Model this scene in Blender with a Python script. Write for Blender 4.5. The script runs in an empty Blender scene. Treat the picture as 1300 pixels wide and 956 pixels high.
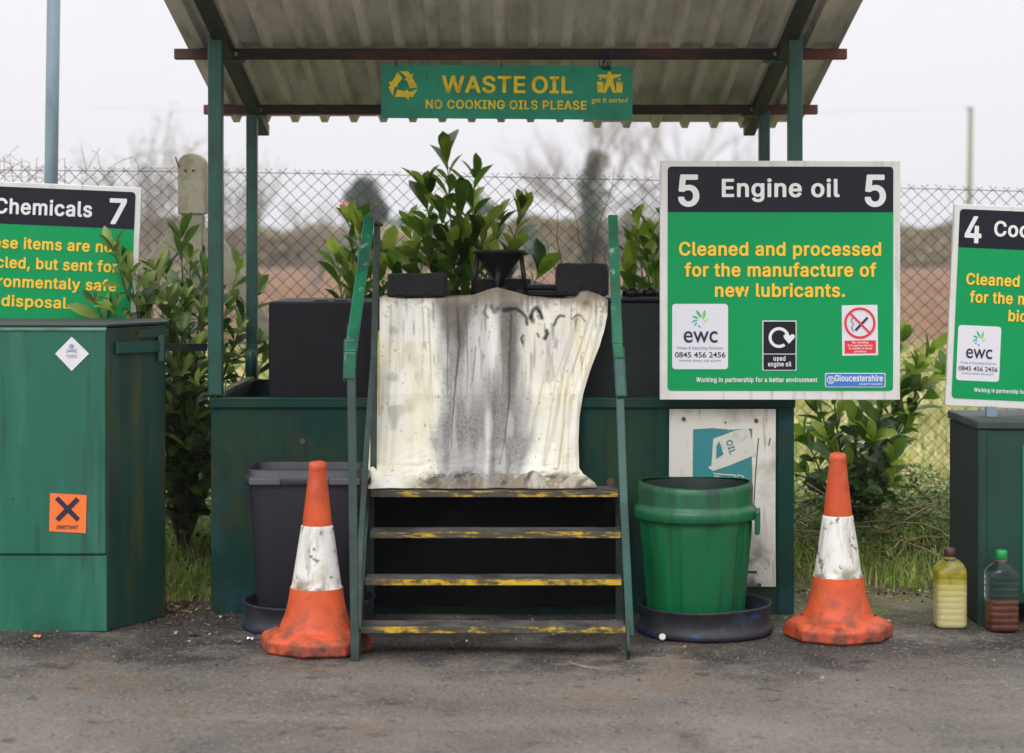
import bpy, bmesh, math, random, json
import numpy as np
from mathutils import Vector, Matrix
random.seed(7)
rng = np.random.default_rng(7)
SC = bpy.context.scene
COL = SC.collection
R = math.radians
F = 2570.0          # focal length in photograph pixels
CAMH = 1.5

def P(px, py, d):
    """a point at distance d metres that appears at photograph pixel (px, py)"""
    return Vector(((px-650.0)*d/F, d, CAMH-(py-318.0)*d/F))
def X(px, d): return (px-650.0)*d/F
def Z(py, d): return CAMH-(py-318.0)*d/F

# ------------------------------------------------------------------ mesh collector
class MB:
    def __init__(s): s.v = []; s.f = []; s.sm = []
    def add(s, vs, fs, smooth=False):
        o = len(s.v); s.v += [tuple(v) for v in vs]
        for f in fs: s.f.append([o+i for i in f]); s.sm.append(smooth)
    def box(s, a, b):
        x0, y0, z0 = a; x1, y1, z1 = b
        s.add([(x0,y0,z0),(x1,y0,z0),(x1,y1,z0),(x0,y1,z0),(x0,y0,z1),(x1,y0,z1),(x1,y1,z1),(x0,y1,z1)],
              [(0,3,2,1),(4,5,6,7),(0,1,5,4),(1,2,6,5),(2,3,7,6),(3,0,4,7)])
    def bar(s, p, q, w, h, up=(0,0,1)):
        p = Vector(p); q = Vector(q); d = (q-p).normalized(); up = Vector(up)
        sx = d.cross(up)
        if sx.length < 1e-4: sx = d.cross(Vector((0,1,0)))
        sx.normalize(); uy = sx.cross(d).normalized()
        vs = []
        for c in (p, q):
            for a, b in ((-1,-1),(1,-1),(1,1),(-1,1)): vs.append(c+sx*a*w/2+uy*b*h/2)
        s.add(vs, [(0,1,2,3),(7,6,5,4),(0,4,5,1),(1,5,6,2),(2,6,7,3),(3,7,4,0)])
    def tube(s, pts, r, n=8, cap=True, smooth=True):
        pts = [Vector(p) for p in pts]
        rr = r if isinstance(r, (list, tuple)) else [r]*len(pts)
        vs = []; fs = []; prev = None
        for i, p in enumerate(pts):
            d = (pts[min(i+1, len(pts)-1)]-pts[max(i-1, 0)])
            d = d.normalized() if d.length > 1e-9 else Vector((0,0,1))
            if prev is None:
                a = d.cross(Vector((0,0,1)))
                if a.length < 1e-3: a = d.cross(Vector((1,0,0)))
            else: a = prev - d*prev.dot(d)
            if a.length < 1e-6: a = d.orthogonal()
            a.normalize(); prev = a; b = d.cross(a)
            for k in range(n):
                t = 2*math.pi*k/n; vs.append(p+(a*math.cos(t)+b*math.sin(t))*rr[i])
        for i in range(len(pts)-1):
            for k in range(n):
                k2 = (k+1) % n; fs.append((i*n+k, i*n+k2, (i+1)*n+k2, (i+1)*n+k))
        s.add(vs, fs, smooth)
        if cap and n > 2:
            o = len(s.v)-len(vs)
            s.f.append([o+k for k in reversed(range(n))]); s.sm.append(False)
            s.f.append([o+(len(pts)-1)*n+k for k in range(n)]); s.sm.append(False)
    def lathe(s, prof, n=48, c=(0,0,0), rad=None, smooth=True, cap0=True, cap1=True):
        vs = []; fs = []
        for r, z in prof:
            for k in range(n):
                t = 2*math.pi*k/n; q = r*(rad(t, z) if rad else 1)
                vs.append((c[0]+q*math.cos(t), c[1]+q*math.sin(t), c[2]+z))
        for i in range(len(prof)-1):
            for k in range(n):
                k2 = (k+1) % n; fs.append((i*n+k, i*n+k2, (i+1)*n+k2, (i+1)*n+k))
        s.add(vs, fs, smooth); o = len(s.v)-len(vs)
        if cap0: s.f.append([o+k for k in reversed(range(n))]); s.sm.append(False)
        if cap1: s.f.append([o+(len(prof)-1)*n+k for k in range(n)]); s.sm.append(False)
    def prism(s, poly, y0, y1):
        """poly in (x,z); extruded along y"""
        n = len(poly)
        vs = [(x, y0, z) for x, z in poly]+[(x, y1, z) for x, z in poly]
        fs = [list(range(n)), list(reversed(range(n, 2*n)))]
        for i in range(n): j = (i+1) % n; fs.append((i, i+n, j+n, j))
        s.add(vs, fs)
    def prismz(s, poly, z0, z1):
        n = len(poly)
        vs = [(x, y, z0) for x, y in poly]+[(x, y, z1) for x, y in poly]
        fs = [list(reversed(range(n))), list(range(n, 2*n))]
        for i in range(n): j = (i+1) % n; fs.append((i, j, j+n, i+n))
        s.add(vs, fs)
    def grid(s, fn, nu, nv, smooth=True):
        vs = [fn(i/nu, j/nv) for j in range(nv+1) for i in range(nu+1)]
        fs = [(j*(nu+1)+i, j*(nu+1)+i+1, (j+1)*(nu+1)+i+1, (j+1)*(nu+1)+i) for j in range(nv) for i in range(nu)]
        s.add(vs, fs, smooth)
    def xf(s, M):
        s.v = [tuple(M @ Vector(v)) for v in s.v]; return s
    def build(s, name, mat, parent=None, loc=(0,0,0), bevel=0, seg=2, fixn=True):
        me = bpy.data.meshes.new(name); me.from_pydata(s.v, [], s.f)
        me.polygons.foreach_set('use_smooth', s.sm); me.update()
        if fixn:
            bm = bmesh.new(); bm.from_mesh(me); bmesh.ops.recalc_face_normals(bm, faces=bm.faces); bm.to_mesh(me); bm.free()
        if mat: me.materials.append(mat)
        o = bpy.data.objects.new(name, me); COL.objects.link(o); o.location = loc
        if parent: o.parent = parent
        if bevel:
            b = o.modifiers.new('bevel', 'BEVEL'); b.width = bevel; b.segments = seg; b.limit_method = 'ANGLE'; b.angle_limit = R(40)
            b.harden_normals = False
        return o

def empty(name, loc=(0,0,0), rot=(0,0,0)):
    o = bpy.data.objects.new(name, None); COL.objects.link(o); o.location = loc; o.rotation_euler = rot
    o.empty_display_size = .1
    return o
def tag(o, label=None, cat=None, group=None, kind=None):
    if label: o['label'] = label
    if cat: o['category'] = cat
    if group: o['group'] = group
    if kind: o['kind'] = kind
    return o
def kids(o): return [c for c in bpy.data.objects if c.parent == o]
def copy_tree(o, parent=None):
    ch = kids(o); c = o.copy(); COL.objects.link(c); c.parent = parent
    for k in ch: copy_tree(k, c)
    return c

# ------------------------------------------------------------------ materials
def srgb(r, g, b):
    f = lambda c: (c/255/12.92) if c/255 <= .04045 else ((c/255+.055)/1.055)**2.4
    return (f(r), f(g), f(b), 1)
MATS = {}
def mat(name, col, rough=.6, layers=(), bump=None, spec=.5, metal=0, trans=0, coat=0, attr=None, sheen=0, two=None):
    """layers: (colour, dict(scale=, lo=, hi=, str=(x,y,z) stretch, detail=, amt=, axis=('x'|'y'|'z', a, b)))"""
    if name in MATS: return MATS[name]
    m = bpy.data.materials.new(name); m.use_nodes = True; nt = m.node_tree; N = nt.nodes; L = nt.links
    bs = N['Principled BSDF']
    tc = N.new('ShaderNodeTexCoord'); src = tc.outputs['Object']
    c = N.new('ShaderNodeRGB'); c.outputs[0].default_value = col; cur = c.outputs[0]
    if attr:
        a = N.new('ShaderNodeVertexColor'); a.layer_name = attr; cur = a.outputs[0]
    def mapping(st, off):
        mp = N.new('ShaderNodeMapping'); mp.inputs['Scale'].default_value = st; mp.inputs['Location'].default_value = off
        L.new(src, mp.inputs[0]); return mp.outputs[0]
    def noise(k, idx):
        v = mapping(k.get('str', (1,1,1)), (idx*3.7, idx*1.3, idx*5.1))
        if k.get('type') == 'vor':
            n = N.new('ShaderNodeTexVoronoi'); n.inputs['Scale'].default_value = k['scale']; L.new(v, n.inputs[0]); out = n.outputs['Distance']
        else:
            n = N.new('ShaderNodeTexNoise'); n.inputs['Scale'].default_value = k['scale']; n.inputs['Detail'].default_value = k.get('detail', 5)
            n.inputs['Roughness'].default_value = k.get('nr', .6); L.new(v, n.inputs['Vector']); out = n.outputs['Fac']
        r = N.new('ShaderNodeMapRange'); r.inputs['From Min'].default_value = k['lo']; r.inputs['From Max'].default_value = k['hi']
        r.inputs['To Min'].default_value = 0; r.inputs['To Max'].default_value = k.get('amt', 1)
        L.new(out, r.inputs['Value']); out = r.outputs[0]
        for ax in k.get('ax', []):
            a, lo, hi = ax
            sp = N.new('ShaderNodeSeparateXYZ'); L.new(src, sp.inputs[0])
            q = N.new('ShaderNodeMapRange'); q.interpolation_type = 'SMOOTHSTEP'
            q.inputs['From Min'].default_value = lo; q.inputs['From Max'].default_value = hi
            L.new(sp.outputs['xyz'.index(a)], q.inputs['Value'])
            mu = N.new('ShaderNodeMath'); mu.operation = 'MULTIPLY'; L.new(out, mu.inputs[0]); L.new(q.outputs[0], mu.inputs[1]); out = mu.outputs[0]
        return out
    rcur = None
    for i, (lc, k) in enumerate(layers):
        fac = noise(k, i+1)
        mx = N.new('ShaderNodeMix'); mx.data_type = 'RGBA'; L.new(fac, mx.inputs['Factor'])
        L.new(cur, mx.inputs['A']); mx.inputs['B'].default_value = lc; cur = mx.outputs['Result']
        if 'rough' in k:
            rm = N.new('ShaderNodeMix'); rm.data_type = 'FLOAT'; L.new(fac, rm.inputs['Factor'])
            if rcur is None: rm.inputs['A'].default_value = rough
            else: L.new(rcur, rm.inputs['A'])
            rm.inputs['B'].default_value = k['rough']; rcur = rm.outputs['Result']
    L.new(cur, bs.inputs['Base Color'])
    bs.inputs['Roughness'].default_value = rough
    if rcur is not None: L.new(rcur, bs.inputs['Roughness'])
    bs.inputs['Specular IOR Level'].default_value = spec; bs.inputs['Metallic'].default_value = metal
    bs.inputs['Transmission Weight'].default_value = trans; bs.inputs['Coat Weight'].default_value = coat
    if bump:
        bn = N.new('ShaderNodeBump'); bn.inputs['Strength'].default_value = bump.get('strength', .4); bn.inputs['Distance'].default_value = bump.get('dist', .005)
        L.new(noise(dict(bump, lo=0, hi=1), 9), bn.inputs['Height']); L.new(bn.outputs[0], bs.inputs['Normal'])
    MATS[name] = m
    return m
def leaf_mat(name, c1, c2, c3, rough=.4, scale=9, trans=.25):
    """leaves: colour varies per leaf clump, part of the light passes through"""
    m = bpy.data.materials.new(name); m.use_nodes = True; nt = m.node_tree; N = nt.nodes; L = nt.links
    bs = N['Principled BSDF']; tc = N.new('ShaderNodeTexCoord')
    at = N.new('ShaderNodeAttribute'); at.attribute_name = 'rnd'
    cr = N.new('ShaderNodeValToRGB'); e = cr.color_ramp.elements
    e[0].color = c1; e[0].position = .1; e[1].color = c3; e[1].position = .95; k = e.new(.55); k.color = c2
    L.new(at.outputs['Fac'], cr.inputs[0])
    n = N.new('ShaderNodeTexNoise'); n.inputs['Scale'].default_value = scale; L.new(tc.outputs['Object'], n.inputs['Vector'])
    hs = N.new('ShaderNodeHueSaturation'); mr = N.new('ShaderNodeMapRange'); mr.inputs['To Min'].default_value = .6; mr.inputs['To Max'].default_value = 1.45
    mr.inputs['From Min'].default_value = .3; mr.inputs['From Max'].default_value = .7
    L.new(n.outputs['Fac'], mr.inputs[0]); L.new(mr.outputs[0], hs.inputs['Value']); L.new(cr.outputs[0], hs.inputs['Color'])
    L.new(hs.outputs[0], bs.inputs['Base Color']); bs.inputs['Roughness'].default_value = rough
    if trans:
        out = N['Material Output']; tr = N.new('ShaderNodeBsdfTranslucent'); mx = N.new('ShaderNodeMixShader'); mx.inputs[0].default_value = trans
        L.new(hs.outputs[0], tr.inputs[0]); L.new(bs.outputs[0], mx.inputs[1]); L.new(tr.outputs[0], mx.inputs[2]); L.new(mx.outputs[0], out.inputs[0])
    return m
def set_rnd(o, vals):
    a = o.data.attributes.new('rnd', 'FLOAT', 'FACE'); a.data.foreach_set('value', np.asarray(vals, dtype=np.float32))

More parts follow.
